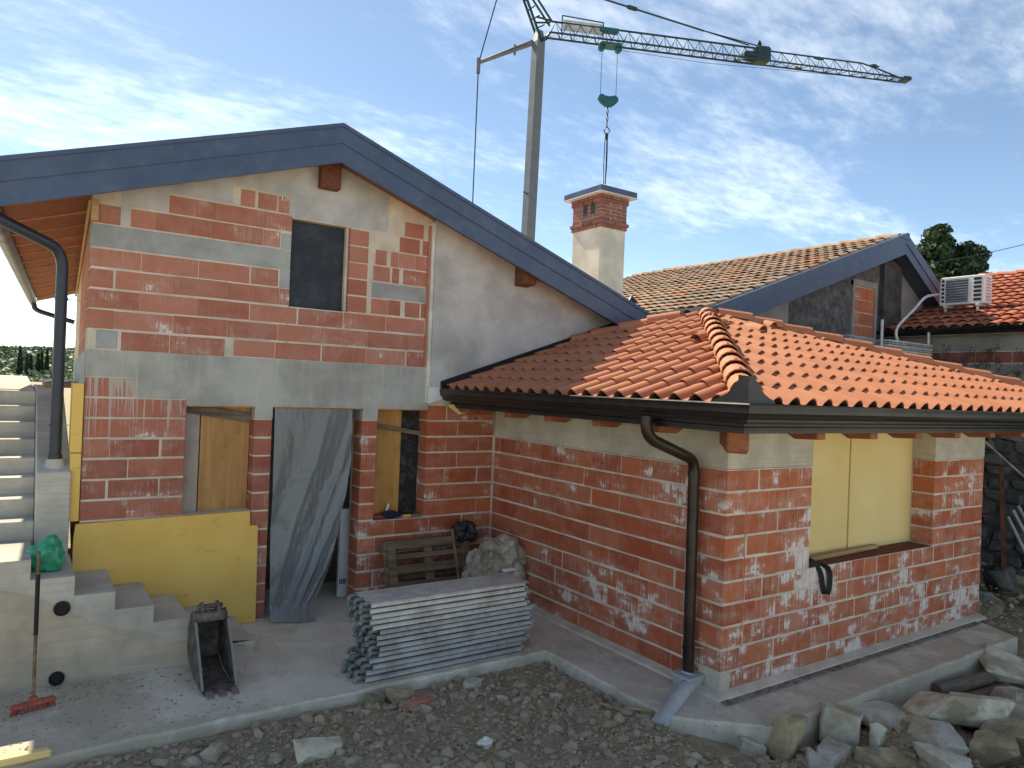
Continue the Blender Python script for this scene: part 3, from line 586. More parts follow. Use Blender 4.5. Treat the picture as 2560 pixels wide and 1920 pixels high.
def finish_tile(mb_, mat, name='tile'):
    me = bpy.data.meshes.new(name); me.from_pydata(mb_.v, [], mb_.f); me.materials.append(mat)
    me.polygons.foreach_set('use_smooth', [True]*len(me.polygons)); me.set_sharp_from_angle(angle=rad(48)); me.update(); return me
TM = finish_tile(tile_mesh(), m_tile); VM = finish_tile(tile_mesh(hood=True), m_tile, 'vent_tile')
ca = math.cos(math.atan(TS)); sa = math.sin(math.atan(TS))
rt_ = random.Random(9)
def tile_field(a, b, org, urange, inside, clip_planes, vents=()):
    """a, b: unit vectors along eave and up-slope; clip_planes in world space (point, normal pointing outwards)"""
    nrm = a.cross(b); M3 = Matrix((a, b, nrm)).transposed()
    for r_ in range(10):
        for i in range(urange[0], urange[1]):
            o = org+a*(i*TW)+b*(r_*TE)
            cs = [o+a*x+b*y for x in (0, TW) for y in (0, TE)]
            ins = [inside(c_) for c_ in cs]
            if not any(ins): continue
            m = M3.to_4x4(); m = Matrix.Translation(o+nrm*rt_.uniform(-.001, .004)) @ m @ Matrix.Rotation(rt_.uniform(-.011, .011), 4, 'Z') @ Matrix.Rotation(rt_.uniform(-.012, .004), 4, 'X')
            cut = [pl for pl in clip_planes if any((c_-pl[0]).dot(pl[1]) > -.06 for c_ in cs+[o+a*TW*1.06, o+b*TLn])]
            if (r_, i) in vents: me = VM; nm = 'vent_tile'
            elif cut:
                bm = bmesh.new(); bm.from_mesh(TM); mi = m.inverted()
                for p0, n0 in cut:
                    bmesh.ops.bisect_plane(bm, geom=bm.verts[:]+bm.edges[:]+bm.faces[:], plane_co=mi @ p0, plane_no=(mi.to_3x3() @ n0), clear_outer=True)
                if len(bm.faces) < 2: bm.free(); continue
                me = bpy.data.meshes.new('tile'); bm.to_mesh(me); bm.free(); nm = 'tile'
                if not me.materials: me.materials.append(m_tile)
                me.polygons.foreach_set('use_smooth', [True]*len(me.polygons)); me.set_sharp_from_angle(angle=rad(48))
            else: me = TM; nm = 'tile'
            ob(nm, me, aroof, m.to_translation(), m.to_3x3())
def hz(p, ax): return (p.x if ax == 'x' else p.y)-EV
hipn = Vector((1, -1, 0)).normalized()                       # outward for the left slope (towards the front slope)
c45 = Vector((EV, EV, 0))
rh = Vector((XRC-2.53, EV-2.53, 0)); rhn = Vector((-rh.y, rh.x, 0)).normalized()      # right hip, normal towards the back
bh = Vector((-1, 1, 0)); bhn = Vector((1, 1, 0)).normalized()
tile_field(Vector((0, -1, 0)), Vector((ca, 0, sa)), Vector((EV-.03, 3.79, EZ-.01)), (0, 21),
           lambda p: (p.x-p.y) < .02 and (p.x+p.y) < 5.08 and p.y < 3.80, [(c45-hipn*.03, hipn), (Vector((2.53, 2.53, 0))-bhn*.03, bhn)], vents=((7, 9), (5, 11)))
tile_field(Vector((1, 0, 0)), Vector((0, ca, sa)), Vector((EV+.02, EV-.03, EZ-.01)), (0, 34),
           lambda p: (p.x-p.y) > -.02 and (p-AP).dot(rhn) < .02 and p.x < 7.0, [(c45+hipn*.03, -hipn), (Vector((2.53, 2.53, 0))-rhn*.03, rhn)], vents=((7, 14), (8, 17)))
# --- hip caps
def cap_mesh(l, r0, r1):
    n = 9; v_ = []
    for y, r in ((0, r0), (l, r1)):
        for q_ in (0, .012):
            for i in range(n):
                a = math.pi*(i/(n-1)*1.06-.03); v_.append((-math.cos(a)*(r-q_), y, math.sin(a)*(r-q_)*.92))
    f_ = []
    for i in range(n-1): f_ += [(i, i+1, 2*n+i+1, 2*n+i), (n+i+1, n+i, 3*n+i, 3*n+i+1), (i+1, i, n+i, n+i+1)]
    mb_ = MB().add(v_, f_); mb_.tube([(0, .03, r0*.92-.004), (0, .03, r0*.92+.006)], .012, 6); return finish_tile(mb_, m_tile, 'hip_tile')
def hip_line(p0, p1, step, l, r0, r1, start=0, stop=1):
    p0 = Vector(p0); p1 = Vector(p1); d = p1-p0; Ln = d.length; d.normalize(); sx = d.cross(Vector((0, 0, 1))).normalized(); sz = sx.cross(d)
    me = cap_mesh(l, r0, r1); n = int(Ln*stop/step)
    tilt = Matrix.Rotation(-.055, 3, sx)
    for i in range(start, n):
        p = p0+d*(i*step)+sz*.03
        m = tilt @ Matrix((sx, d, sz)).transposed()
        m = m @ Matrix.Rotation(rt_.uniform(-.02, .02), 3, 'Y')
        ob('hip_tile', me, aroof, p, m)
cz = EZ
hip_line((EV+.05, EV+.05, cz+.055), (AP.x, AP.y, AP.z+.03), .365, .43, .118, .098, 0, 1.0)
hip_line((XRC, EV, cz), (AP.x, AP.y, AP.z+.03), .425, .47, .115, .098)
hip_line((hx-.1, ry+.1, EZ+TS*(hx-.1-EV)), (AP.x, AP.y, AP.z+.03), .40, .45, .118, .10)
# black bell-shaped end cap on the corner
bp = [(0, .205), (.05, .198), (.095, .172), (.14, .125), (.19, .078), (.25, .05), (.31, .03), (.33, .0)]
cz0 = Vector((EV-.075, EV-.075, EZ-.002))
for ax_, ay_ in ((0, 1), (1, 0)):
    v_ = [cz0+Vector((ax_*x, ay_*x, z)) for x, z in bp]+[cz0]; n = len(v_); o_ = Vector((.11*(1-ax_), .11*(1-ay_), .0))
    MB().add(v_+[p+o_+Vector((ax_*.02, ay_*.02, .012 if q_ < n-2 else 0)) for q_, p in enumerate(v_)], [tuple(range(n)), tuple(range(2*n-1, n-1, -1))]+[(i, (i+1) % n, n+(i+1) % n, n+i) for i in range(n)]).build('end_cap', m_black, aroof)
# --- gutter and fascia swept round the corner
gprof = [(.70, 2.585), (.862, 2.585), (.872, 2.595), (.875, 2.608), (.865, 2.615), (.855, 2.610), (.850, 2.60), (.84, 2.60), (.72, 2.60)]      # rim
gut = [(.705, 2.598), (.86, 2.598), (.872, 2.606), (.878, 2.596), (.872, 2.582), (.868, 2.56), (.868, 2.535), (.855, 2.515), (.83, 2.50), (.815, 2.485), (.81, 2.468), (.79, 2.455), (.75, 2.450), (.705, 2.450)]
fas = [(.66, 2.56), (.702, 2.56), (.702, 2.425), (.715, 2.418), (.715, 2.405), (.690, 2.400), (.690, 2.375), (.64, 2.37), (.64, 2.42), (.66, 2.43)]
def sweep(pr, name, mat, xa=XRC, yb=D-.065):
    v_ = []; n = len(pr)
    for (u, z) in pr: v_.append((-u, yb, z))
    for (u, z) in pr: v_.append((-u, -u, z))
    for (u, z) in pr: v_.append((xa, -u, z))
    f_ = [(s_*n+i, s_*n+(i+1) % n, (s_+1)*n+(i+1) % n, (s_+1)*n+i) for s_ in (0, 1) for i in range(n)]+[tuple(range(n)), tuple(range(3*n-1, 2*n-1, -1))]
    return MB().add(v_, f_).build(name, mat, annex, smooth=25)
sweep(gut, 'gutter', m_black); sweep(fas, 'fascia', m_black)
# yellow scrap of insulation under the gutter end
MB().prism([(-.80, 2.40), (-.62, 2.29), (-.50, 2.32), (-.60, 2.31), (-.72, 2.42)], 'y', D-.16, D-.12).build('foam_scrap', m_xps2, annex)
# --- rafter tails
def tail(y, ax):
    sz_ = [(-.62, 2.315), (-.40, 2.305), (-.30, 2.36), (.05, 2.50), (.05, 2.56), (-.62, 2.44)]
    if ax == 'x':                                        # tails under the left eave run along x
        return MB().prism(sz_, 'y', y-.06, y+.06).build('rafter_tail', m_raft, annex, bevel=.006)
    return MB().prism(sz_, 'x', y-.06, y+.06).build('rafter_tail', m_raft, annex, bevel=.006)
for y in (.30, 1.08, 1.86, 2.62, 3.38): tail(y, 'x')
for x in (.42, 1.24, 2.04, 2.83, 3.62, 4.42, 5.2, 6.0, 6.8): tail(x, 'y')
hb = MB(); d45 = Vector((-1, -1, 0)).normalized(); s45 = Vector((1, -1, 0)).normalized()
hp = [(.0, 2.23), (.60, 2.195), (.655, 2.215), (.655, 2.42), (.0, 2.5)]
pv = [d45*r_+s45*q_+Vector((0, 0, z)) for q_ in (-.085, .085) for r_, z in hp]; n = 5
hb.add(pv, [tuple(range(n)), tuple(range(2*n-1, n-1, -1))]+[(i, (i+1) % n, n+(i+1) % n, n+i) for i in range(n)]).build('hip_rafter', m_raft, annex, bevel=.012)
# --- downpipe on the side wall
p1 = [(-.79, .235, 2.46)]+arc((-.79, .235, 2.30), (-.79, .235, 2.40), (-.68, .245, 2.245), 6)+arc((-.10, .30, 2.06), (-.20, .29, 2.09), (-.10, .30, 1.94), 8)+[(-.095, .285, .10)]
dpa = MB().tube(p1, .051, 18).build('downpipe', m_bronze, annex, smooth=50)
for z in (1.60, .36):
    MB().tube([(-.097, .29, z-.010), (-.097, .29, z+.010)], .056, 18).build('pipe_clip', m_bronze, dpa, smooth=50); MB().tube([(-.04, .27, z), (.005, .2, z)], .005, 6).build('bracket', m_galv, dpa)
MB().tube([(-.10, .30, 1.90), (-.10, .30, 1.96)], .055, 18).build('sleeve', m_bronze, dpa, smooth=50)
# ------------------------------------------------------------------ boards closing the annex window
bl = MB().box(1.262, 2.355, .27, .31, 1.004, 2.52).build('insulation_board', m_xps2, bevel=.004); tag(bl, 'left pale yellow insulation board closing the annex window', 'board', 'boards in the annex window')
bl = MB().box(2.375, 3.676, .262, .302, 1.004, 2.52).build('insulation_board', m_xps2, bevel=.004); tag(bl, 'right pale yellow insulation board closing the annex window', 'board', 'boards in the annex window')
t = MB().bar((1.40, .17, 1.022), (2.85, .215, 1.028), .06, .042).build('timber_batten', m_batten, bevel=.004); tag(t, 'loose orange-brown batten lying on the annex window sill', 'batten')
sl = MB()
for i in range(10): sl.box(1.27+i*.241, 1.27+i*.241+.228, .004, .25, .994, 1.0025)
k = NB('hollow block top'); g_ = k.voro(k.vec(k.math('MULTIPLY', k.xyz()[0], 40), k.math('MULTIPLY', k.xyz()[1], 26), 0), 1, 'F1', 0, .1); c = k.mix(k.ramp(g_, .25, .42), (.05, .02, .014), (.26, .10, .06)); k.set(c, .9, 0, .2)
sl.build('sill', k.m, annex)
# strap hanging over the sill
sp_ = [(1.33, .10, 1.09), (1.36, .02, 1.04), (1.42, -.02, .95), (1.46, -.03, .80), (1.49, -.03, .735), (1.535, -.03, .722), (1.57, -.03, .77), (1.575, -.03, .90), (1.54, -.025, .975), (1.46, .0, 1.012), (1.40, .06, 1.03)]
def ribbon(path, wd, th, axis=(0, 1, 0)):
    path = [Vector(p_) for p_ in path]; v_ = []; k_ = len(path)
    for i, p_ in enumerate(path):
        d_ = (path[min(i+1, k_-1)]-path[max(i-1, 0)]).normalized(); s_ = Vector(axis); s_ = (s_-d_*s_.dot(d_)).normalized(); n_ = d_.cross(s_)
        v_ += [p_+s_*wd/2+n_*th/2, p_-s_*wd/2+n_*th/2, p_-s_*wd/2-n_*th/2, p_+s_*wd/2-n_*th/2]
    return MB().add(v_, [(i*4+j, i*4+(j+1) % 4, i*4+4+(j+1) % 4, i*4+4+j) for i in range(k_-1) for j in range(4)]+[(0, 1, 2, 3), tuple((k_-1)*4+j for j in (3, 2, 1, 0))])
def smoothpath(p_, n=5):
    p_ = [Vector(q_) for q_ in p_]; o = []
    for i in range(len(p_)-1):
        a, b, c_, d_ = p_[max(i-1, 0)], p_[i], p_[i+1], p_[min(i+2, len(p_)-1)]
        for j in range(n):
            t_ = j/n; o.append(.5*((2*b)+(c_-a)*t_+(2*a-5*b+4*c_-d_)*t_*t_+(3*b-a-3*c_+d_)*t_**3))
    return o+[p_[-1]]
tag(ribbon(smoothpath(sp_), .05, .006, (.8, -.6, 0)).build('strap', m_rubber, smooth=50), 'black webbing strap looped over the annex window sill', 'strap')
# grey drain gully under the downpipe
gl = thing('drain_gully', 'grey plastic drain gully with pipe stub at the foot of the annex downpipe', 'gully', (-.10, .27, 0))
gb = MB().prism([(-.10, -.10), (.10, -.10), (.085, .085), (-.085, .085)], 'z', 0, .10)
gb = MB(); 
def frus(mb_, c_, a0, a1, z0, z1):
    v_ = [(c_[0]+sx*a, c_[1]+sy*a, z) for a, z in ((a0, z0), (a1, z1)) for sx, sy in ((-1, -1), (1, -1), (1, 1), (-1, 1))]
    return mb_.add(v_, [(3, 2, 1, 0), (4, 5, 6, 7), (0, 1, 5, 4), (1, 2, 6, 5), (2, 3, 7, 6), (3, 0, 4, 7)])
frus(gb, (-.115, .27), .085, .105, 0, .115); frus(gb, (-.115, .27), .118, .118, .116, .135)
gb.build('box', m_grav, gl, bevel=.006); MB().tube([(-.115, .27, .135), (-.112, .27, .15)], .066, 18).build('socket', m_grav, gl, smooth=40)
MB().tube([(-.17, .22, .05), (-.45, .10, .015), (-.80, -.05, -.045)], .068, 16).build('pipe_stub', m_grav, gl, smooth=50)
# ================================================================== STAIRS (left)
st = thing('concrete_stairs', 'bare concrete stairs turning up the left side of the house', 'stairs', (-4.9, 3.3, 0))
noses = [(-3.54, .265), (-3.84, .42), (-4.14, .575), (-4.45, .735), (-4.76, .905), (-5.076, 1.075)]
YS = 2.93
rgs = random.Random(2)
for i, (x, z) in enumerate(noses):
    x0 = noses[i+1][0]+.001 if i < 5 else -6.7; y1 = 3.785 if i < 4 else (3.95 if i == 4 else 3.80)
    B('step', m_stair, st, x0, x, YS+.03, y1, -.05, z, .004)
B('step', m_stair, st, -3.539, -3.24, YS+.03, 3.785, -.05, .11, .004)
pr_ = [(-3.24, -.05), (-3.24, .11)]
for i, (x, z) in enumerate(noses): pr_ += [(x, .11 if i == 0 else noses[i-1][1]), (x, z)]
pr_ += [(-6.7, 1.075), (-6.7, -.05)]
jp = [(-6.7, 1.0), (-5.6, .92), (-5.14, .795), (-4.90, .69), (-4.55, .457), (-4.2, .335), (-3.85, .20), (-3.24, .05)]
jl = [(p.x, p.y+rgs.uniform(-.007, .007)) for p in smoothpath([Vector((a, b, 0)) for a, b in jp], 8)]
MB().prism(pr_[1:-1]+jl, 'y', YS, YS+.0295).build('side_face', m_stair, st)
MB().prism([(-6.7, -.05)]+jl+[(-3.24, -.05)], 'y', YS-.004, YS+.0295).build('side_face', m_stairlow, st)
for k_ in range(8):
    z = 1.075+.165*(k_+1); y = 3.80+.319*k_
    B('step', m_stair, st, -6.7, -5.052, y, y+.319+(.0 if k_ < 7 else .1), .6, z-.001*k_, .008)
MB().prism([(3.78, .85), (3.78, 1.69), (6.1, 2.405), (9.5, 2.405), (9.5, .85)], 'x', -5.05, -4.775).build('stringer', m_stair, st, bevel=.008)
MB().tube([(-4.905, 3.955, 1.70), (-4.905, 3.955, 1.80)], [.10, .07], 12).build('pipe_collar', m_stair, st, smooth=50)
# casting joint on the side face and the two drain holes
for (x, z, r) in ((-4.845, .645, .062), (-4.862, .06, .058)):
    n = 20; v_ = []
    for q_, (rr, y) in enumerate(((r, YS-.022), (r-.007, YS-.022), (r-.007, YS-.004), (r, YS-.004))):
        for i in range(n): a = 2*math.pi*i/n; v_.append((x+math.cos(a)*rr, y, z+math.sin(a)*rr))
    h = MB().add(v_, [(s_*n+i, s_*n+(i+1) % n, ((s_+1) % 4)*n+(i+1) % n, ((s_+1) % 4)*n+i) for s_ in range(4) for i in range(n)]).build('drain_pipe', m_black, st, smooth=40)
    MB().tube([(x, YS-.0065, z), (x, YS-.005, z)], r-.006, n).build('bore_dark', m_rubber, h)  # black disc painting the dark inside of the pipe
# ================================================================== things by the house front
t = MB().prism([(-4.72, 1.185), (-3.11, 1.215), (-3.105, 1.06), (-3.02, 1.05), (-3.005, .004), (-3.32, .004), (-4.74, .01), (-4.735, 1.05)], 'y', 3.792, 3.842).build('insulation_board', m_xps, bevel=.004)
tag(t, 'big ochre-yellow insulation board standing against the house front behind the steps', 'board')
t = MB().box(-4.785, -4.697, D-.03, D+.3, 1.21, 1.86).build('insulation_board', m_xps, bevel=.005); tag(t, 'lower yellow foam board on the left corner of the house', 'board', 'corner foam boards')
t = MB().box(-4.79, -4.697, D-.03, D+.3, 1.868, 2.53).build('insulation_board', m_xps, bevel=.005); tag(t, 'upper yellow foam board on the left corner of the house', 'board', 'corner foam boards')
# left window boarding
t = MB().box(-3.60, -3.095, 4.02, 4.04, 1.15, 2.34).build('plywood_board', m_ply, bevel=.002); tag(t, 'brown plywood sheet closing the left ground floor window', 'board')
t = MB().box(-3.775, -3.615, 4.0, 4.02, 1.15, 2.34).build('formwork_board', simple('pale shutter board', (.42, .34, .29), .8, var=.2, dirt=(.25, .2, .16, .4)), bevel=.002); tag(t, 'narrow pale board left of the plywood in the left window', 'board')
t = MB().bar((-3.80, 3.99, 2.31), (-3.08, 3.985, 2.205), .025, .10).build('brace', m_greywood, bevel=.004); tag(t, 'dark slanting timber nailed across the top of the left window', 'timber')
# right window boarding
t = MB().box(-1.655, -1.26, 4.02, 4.045, 1.03, 2.34).build('shutter_board', m_ply2, bevel=.002); tag(t, 'orange shuttering board in the right ground floor window', 'board')
t = MB().box(-1.25, -1.0, 4.06, 4.08, 1.03, 2.34).build('membrane_sheet', m_shadowblack); tag(t, 'black membrane strip beside the orange board in the right window', 'sheet')
t = MB().bar((-1.66, 4.0, 2.135), (-.99, 3.99, 2.03), .022, .055).build('brace', m_oldwood, bevel=.003); tag(t, 'thin slanting lath nailed across the right window', 'timber')
t = MB().bar((-1.62, 3.92, 1.012), (-1.02, 3.93, 1.012), .06, .035).build('sill_timber', m_greywood, bevel=.004); tag(t, 'grey timber lying on the right window sill', 'timber')
def blob(name, mat, c, r, seed, amp=.35, freq=3.0, sub=4, ridged=True, floor=None, smooth=70, detail=0):
    bm = bmesh.new(); bmesh.ops.create_icosphere(bm, subdivisions=sub, radius=1); o = Vector((seed*7.1, seed*3.3, seed)); rr = random.Random(seed)
    cen = [Vector((rr.gauss(0, 1), rr.gauss(0, 1), rr.gauss(0, 1))).normalized()*rr.uniform(.8, 1.1) for _ in range(22)]
    for v_ in bm.verts:
        p = v_.co.copy(); w_ = p+Vector((noise.noise(p*2+o), noise.noise(p*2+o*2), noise.noise(p*2-o)))*.18
        ds = sorted((w_-q_).length for q_ in cen)[:2]; nz = noise.fractal(p*freq*.7+o, 1, 2, 3)*.7
        if ridged: nz += .9*(.16-min(.32, ds[1]-ds[0]))*-1*(1 if detail else .5)+.10*abs(noise.noise(p*freq*2.4+o))
        if detail: nz += detail*noise.noise(p*freq*5+o)
        q_ = p*(1+amp*nz); v_.co = Vector((q_.x*r[0], q_.y*r[1], q_.z*r[2]))+Vector(c)
        if floor is not None and v_.co.z < floor: v_.co.z = floor+.002+.04*(v_.co.z-floor)
    me = bpy.data.meshes.new(name); bm.to_mesh(me); bm.free(); me.materials.append(mat); me.polygons.foreach_set('use_smooth', [True]*len(me.polygons)); me.set_sharp_from_angle(angle=rad(smooth)); return ob(name, me)
t = blob('rag', simple('navy rag', (.02, .02, .045), .8), (-1.42, 3.90, 1.045), (.12, .07, .045), 3, .5, 2.2, floor=1.005); tag(t, 'dark navy rag bunched on the right window sill', 'rag')
t = blob('glove', simple('red work glove', (.30, .05, .04), .8), (-1.58, 3.895, 1.03), (.085, .05, .022), 4, .5, 2.2, floor=1.005); tag(t, 'red work glove on the left end of the right window sill', 'glove')
t = MB().obox((-1.44, 3.95, 1.11), (.025, .01, .13), Matrix.Rotation(.25, 3, 'Y')).build('plastic_wedge', m_white); tag(t, 'small white plastic wedge upright on the right window sill', 'wedge')
t = MB().obox((-1.20, 3.89, 1.02), (.10, .05, .03), .2).build('foam_scrap', m_xps, bevel=.003); tag(t, 'yellow foam scrap on the right window sill', 'scrap')
# plastic film curtain in the doorway
def curtain():
    nu, nv = 90, 110; v_ = []
    for j in range(nv+1):
        t_ = j/nv; z = 2.325*(1-t_)+.02*t_
        zz_ = [(2.33, -1.985), (1.73, -1.98), (1.45, -2.03), (1.19, -2.08), (.87, -2.134), (.5, -2.22), (.23, -2.327), (0, -2.44)]
        right = next(q0[1]+(q1[1]-q0[1])*(q0[0]-z)/(q0[0]-q1[0]) for q0, q1 in zip(zz_, zz_[1:]) if z >= q1[0]-1e-6)+.008*noise.noise(Vector((z*6, 0, 3)))
        left = -2.885+.01*t_
        for i in range(nu+1):
            u = i/nu; x = left+(right-left)*u
            s_ = u*.9+t_*.62                      # creases fan out from the top right fixing
            def crease(p_, q_, wd_): return max(0, 1-abs(p_-q_)/wd_)**1.6
            wv = s_+.05*noise.noise(Vector((u*2.2, t_*1.6, 1)))
            fold = .07*noise.noise(Vector((s_*2.6, t_*.7, 5)))
            for q_, am, wd_ in ((.62, .022, .07), (.97, .026, .08), (1.16, .016, .05), (1.33, .024, .07)):
                fold += am*crease(wv, q_+.04*noise.noise(Vector((t_*3, q_*9, 2))), wd_)*(.4+.6*smooth01((u-.1)*2))
            crk = .030*abs(noise.noise(Vector((u*3.2-t_*1.2, t_*3.2, 2))))+.014*abs(noise.noise(Vector((u*6+t_*3, t_*6, 6))))+.008*abs(noise.noise(Vector((u*14-t_*4, t_*21, 9))))+.003*noise.noise(Vector((u*24, t_*30, 4)))
            y = 3.82-(fold+crk)*(.35+.65*min(1, t_*2.5))-.07*t_*t_
            if t_ > .95: y -= (t_-.95)*3.2*(.5+u)
            v_.append((x, y, z))
    return MB().add(v_, [(j*(nu+1)+i, j*(nu+1)+i+1, (j+1)*(nu+1)+i+1, (j+1)*(nu+1)+i) for j in range(nv) for i in range(nu)])
t = curtain().build('plastic_curtain', m_film, smooth=180, fix=False); tag(t, 'crumpled grey plastic film hanging over the doorway', 'plastic sheet')
wp = thing('white_panel', 'narrow white slotted panel standing inside the doorway behind the film', 'panel', (-1.84, 4.28, 0))
MB().box(-1.90, -1.775, 4.28, 4.34, .0, 1.08).build('casing', m_white, wp, bevel=.006)
for i in range(5): B('slot', m_rubber, wp, -1.885+i*.022, -1.872+i*.022, 4.277, 4.283, .16, .22)
# --- excavator bucket
bk = thing('excavator_bucket', 'rusty narrow excavator bucket standing on its teeth in front of the steps', 'bucket', (-3.72, 2.5, 0))
def bkx(x, z): return x+z*.03
side = [(2.14, .01), (2.20, .005), (2.62, .03), (2.80, .10), (2.86, .22), (2.84, .38), (2.74, .52), (2.66, .56), (2.60, .545), (2.54, .50), (2.50, .42), (2.33, .20)]
for xx in (-3.865, -3.60):
    MB().prism(side, 'x', xx, xx+.014).build('side_plate', m_steel, bk, bevel=.003)
shell = [(2.16, .006), (2.62, .022), (2.79, .09), (2.852, .22), (2.832, .38), (2.735, .515), (2.66, .55)]
v_ = [(x, y, z) for x in (-3.852, -3.60) for y, z in shell]+[(x, y+(.012 if i > 2 else 0), z-(.0 if i > 2 else .012)) for x in (-3.852, -3.60) for i, (y, z) in enumerate(shell)]; n = 7
MB().add(v_, [(i, i+1, n+i+1, n+i) for i in range(n-1)]+[(2*n+i, 3*n+i, 3*n+i+1, 2*n+i+1) for i in range(n-1)]).build('shell', m_steel, bk)
MB().box(-3.853, -3.60, 2.56, 2.66, .47, .55).build('top_box', m_steel, bk, bevel=.01)
for xx in (-3.80, -3.665): MB().prism([(2.60, .545), (2.74, .53), (2.73, .60), (2.68, .625), (2.62, .60)], 'x', xx, xx+.022).build('lug', m_steel, bk, bevel=.004)
MB().tube([(-3.83, 2.68, .578), (-3.61, 2.68, .578)], .022, 12).build('pin', m_steel, bk, smooth=50)
for xx in (-3.868, -3.597): MB().bar((xx+.007, 2.15, .03), (xx+.007, 2.53, .49), .02, .012).build('cutting_edge', m_edge, bk)
MB().box(-3.86, -3.59, 2.11, 2.19, .0, .016).build('cutting_edge', m_edge, bk)
for xx in (-3.845, -3.745, -3.645): MB().prism([(2.20, .0), (2.20, .034), (2.12, .032), (2.035, .012), (2.035, .0)], 'x', xx, xx+.055).build('tooth', m_edge, bk, bevel=.003)
# --- broom
br = thing('broom', 'push broom with red head leaning upright by the stairs', 'broom', (-5.03, 2.48, 0))
MB().tube([(-5.03, 2.50, .05), (-5.03, 2.70, 1.19)], .013, 10).build('handle', m_oldwood, br, smooth=50); MB().tube([(-5.03, 2.588, .55), (-5.03, 2.668, 1.01)], .0165, 10).build('grip', m_rubber, br, smooth=50)
hd = MB().obox((-5.03, 2.48, .055), (.30, .06, .035), .25).build('head', m_red, br, bevel=.008); MB().obox((-5.03, 2.49, .085), (.06, .05, .04), .25).build('socket', m_red, br, bevel=.008)
bm_ = MB(); rgb = random.Random(1)
for i in range(90):
    q_ = Matrix.Rotation(.25, 3, 'Z') @ Vector((rgb.uniform(-.14, .14), rgb.uniform(-.025, .025), 0)); bm_.tube([Vector((-5.03, 2.48, .04))+q_, Vector((-5.03, 2.48, .004))+q_*1.15], .003, 4)
bm_.build('bristles', m_red, hd)
# --- green bag
t = blob('plastic_bag', m_green, (-4.965, 3.22, 1.04), (.135, .11, .15), 2, .5, 1.5, 5, True, .909, 180, .05); tag(t, 'bright green plastic bag sitting on the upper concrete step', 'bag')
# --- stack of scaffold planks
m_hook = simple('tarnished hook', (.20, .215, .21), .55, .3, .4, .3, 20); rgp = random.Random(17); NP = 14
words = ['topmost', 'second', 'third', 'fourth', 'fifth', 'sixth', 'seventh', 'eighth', 'ninth', 'tenth', 'eleventh', 'twelfth', 'thirteenth', 'bottom']
for i in range(NP):
    lay_ = NP-1-i; z0 = .003+lay_*.0495; dx = rgp.uniform(-.015, .015)+(.06 if 3 < lay_ < 9 else 0)-(.05 if lay_ < 2 else 0)+(-.02 if lay_ > 9 else .0); dy = rgp.uniform(-.012, .012)
    xa, xb, ya, yb = -2.60+dx, -.84+dx, 1.735+dy, 2.12+dy
    wd = {0: 'topmost', NP-1: 'bottom'}.get(i, words[i])
    pk = thing('scaffold_plank', ('%s galvanised scaffold plank of the stack on the slab' % wd) if i in (0, NP-1) else '%s galvanised scaffold plank from the top of the stack' % wd, 'plank', (xa, ya, z0), 'stacked scaffold planks', Matrix.Rotation(rgp.uniform(-.008, .008), 3, 'Z'))
    mt = m_galv if i < 5 else m_galvd
    MB().box(xa+.05, xb-.04, ya, yb, z0+.040, z0+.047).build('deck', mt, pk)
    for yy, s_ in ((ya, -1), (yb, 1)): MB().prism([(yy, z0+.009), (yy+s_*.003, z0+.009), (yy+s_*.005, z0+.013), (yy+s_*.002, z0+.034), (yy+s_*.006, z0+.039), (yy+s_*.006, z0+.0465), (yy-s_*.006, z0+.0465), (yy-s_*.006, z0+.009)], 'x', xa+.05, xb-.04).build('flange', mt, pk)
    B('gap_shade', m_shadowblack, pk, xa+.07, xb-.06, ya+.02, yb-.02, z0+.0, z0+.039)  # black filler that draws the shadow gap between stacked planks
    for yy in (ya+.055, ya+.19, yb-.055):
        hk = arc((xa-.035, yy, z0+.055), (xa+.06, yy, z0+.028), (xa-.02, yy, z0+.006), 6)
        MB().tube(hk, .022, 8).build('hook', m_hook, pk, smooth=60)
        MB().tube([(xb-.05, yy, z0+.028), (xb-.0, yy, z0+.034), (xb+.03, yy, z0+.012)], .014, 8).build('hook', m_galvd, pk, smooth=60)
t = MB().obox((-.80, 2.20, .70), (.14, .06, .02), .1).build('foam_scrap', m_white, bevel=.003); tag(t, 'white scrap at the back right end of the plank stack', 'scrap'); t.location.z += 0
# --- pallet on edge against the wall
pt = ob('pallet', None, None, (-1.02, 3.42, 0.0), Matrix.Rotation(rad(-17), 3, 'X')); tag(pt, 'weathered wooden pallet standing on edge below the right window', 'pallet')
def PB(nm, c_, d_, mat=m_oldwood):
    m = WM[pt.name]; o = ob(nm, MB().box(-d_[0]/2, d_[0]/2, -d_[1]/2, d_[1]/2, -d_[2]/2, d_[2]/2).mesh(nm, mat, bevel=.004), pt, m @ Vector(c_), m.to_3x3()); return o
for z in (.06, .27, .47, .62, .76): PB('slat', (0, .0, z), (1.16, .02, .10 if z != .62 else .06), m_oldwood if z > .3 else m_greywood)
for x in (-.53, 0, .53): PB('stringer', (x, .025, .41), (.11, .02, .80))
for x in (-.53, 0, .53):
    for z in (.07, .41, .75): PB('block', (x, .085, z), (.11, .10, .12))
for z in (.07, .41, .75): PB('slat', (0, .145, z), (1.16, .02, .11), m_greywood)
for x in (-.5, .5): PB('slat', (x, -.021, .40), (.10, .018, .74), m_oldwood)
t = MB().tube([(-.80, 3.22, .30), (-.83, 3.40, .92)], .018, 8).build('stick', m_oldwood, smooth=50); tag(t, 'bare wooden stick leaning against the pallet', 'stick')
t = blob('rubbish_bag', m_bagblk, (-.52, 3.62, .84), (.15, .12, .13), 6, .6, 1.6, 5, True, None, 180, .08); tag(t, 'black bin bag resting on the pallet in the corner', 'bag')
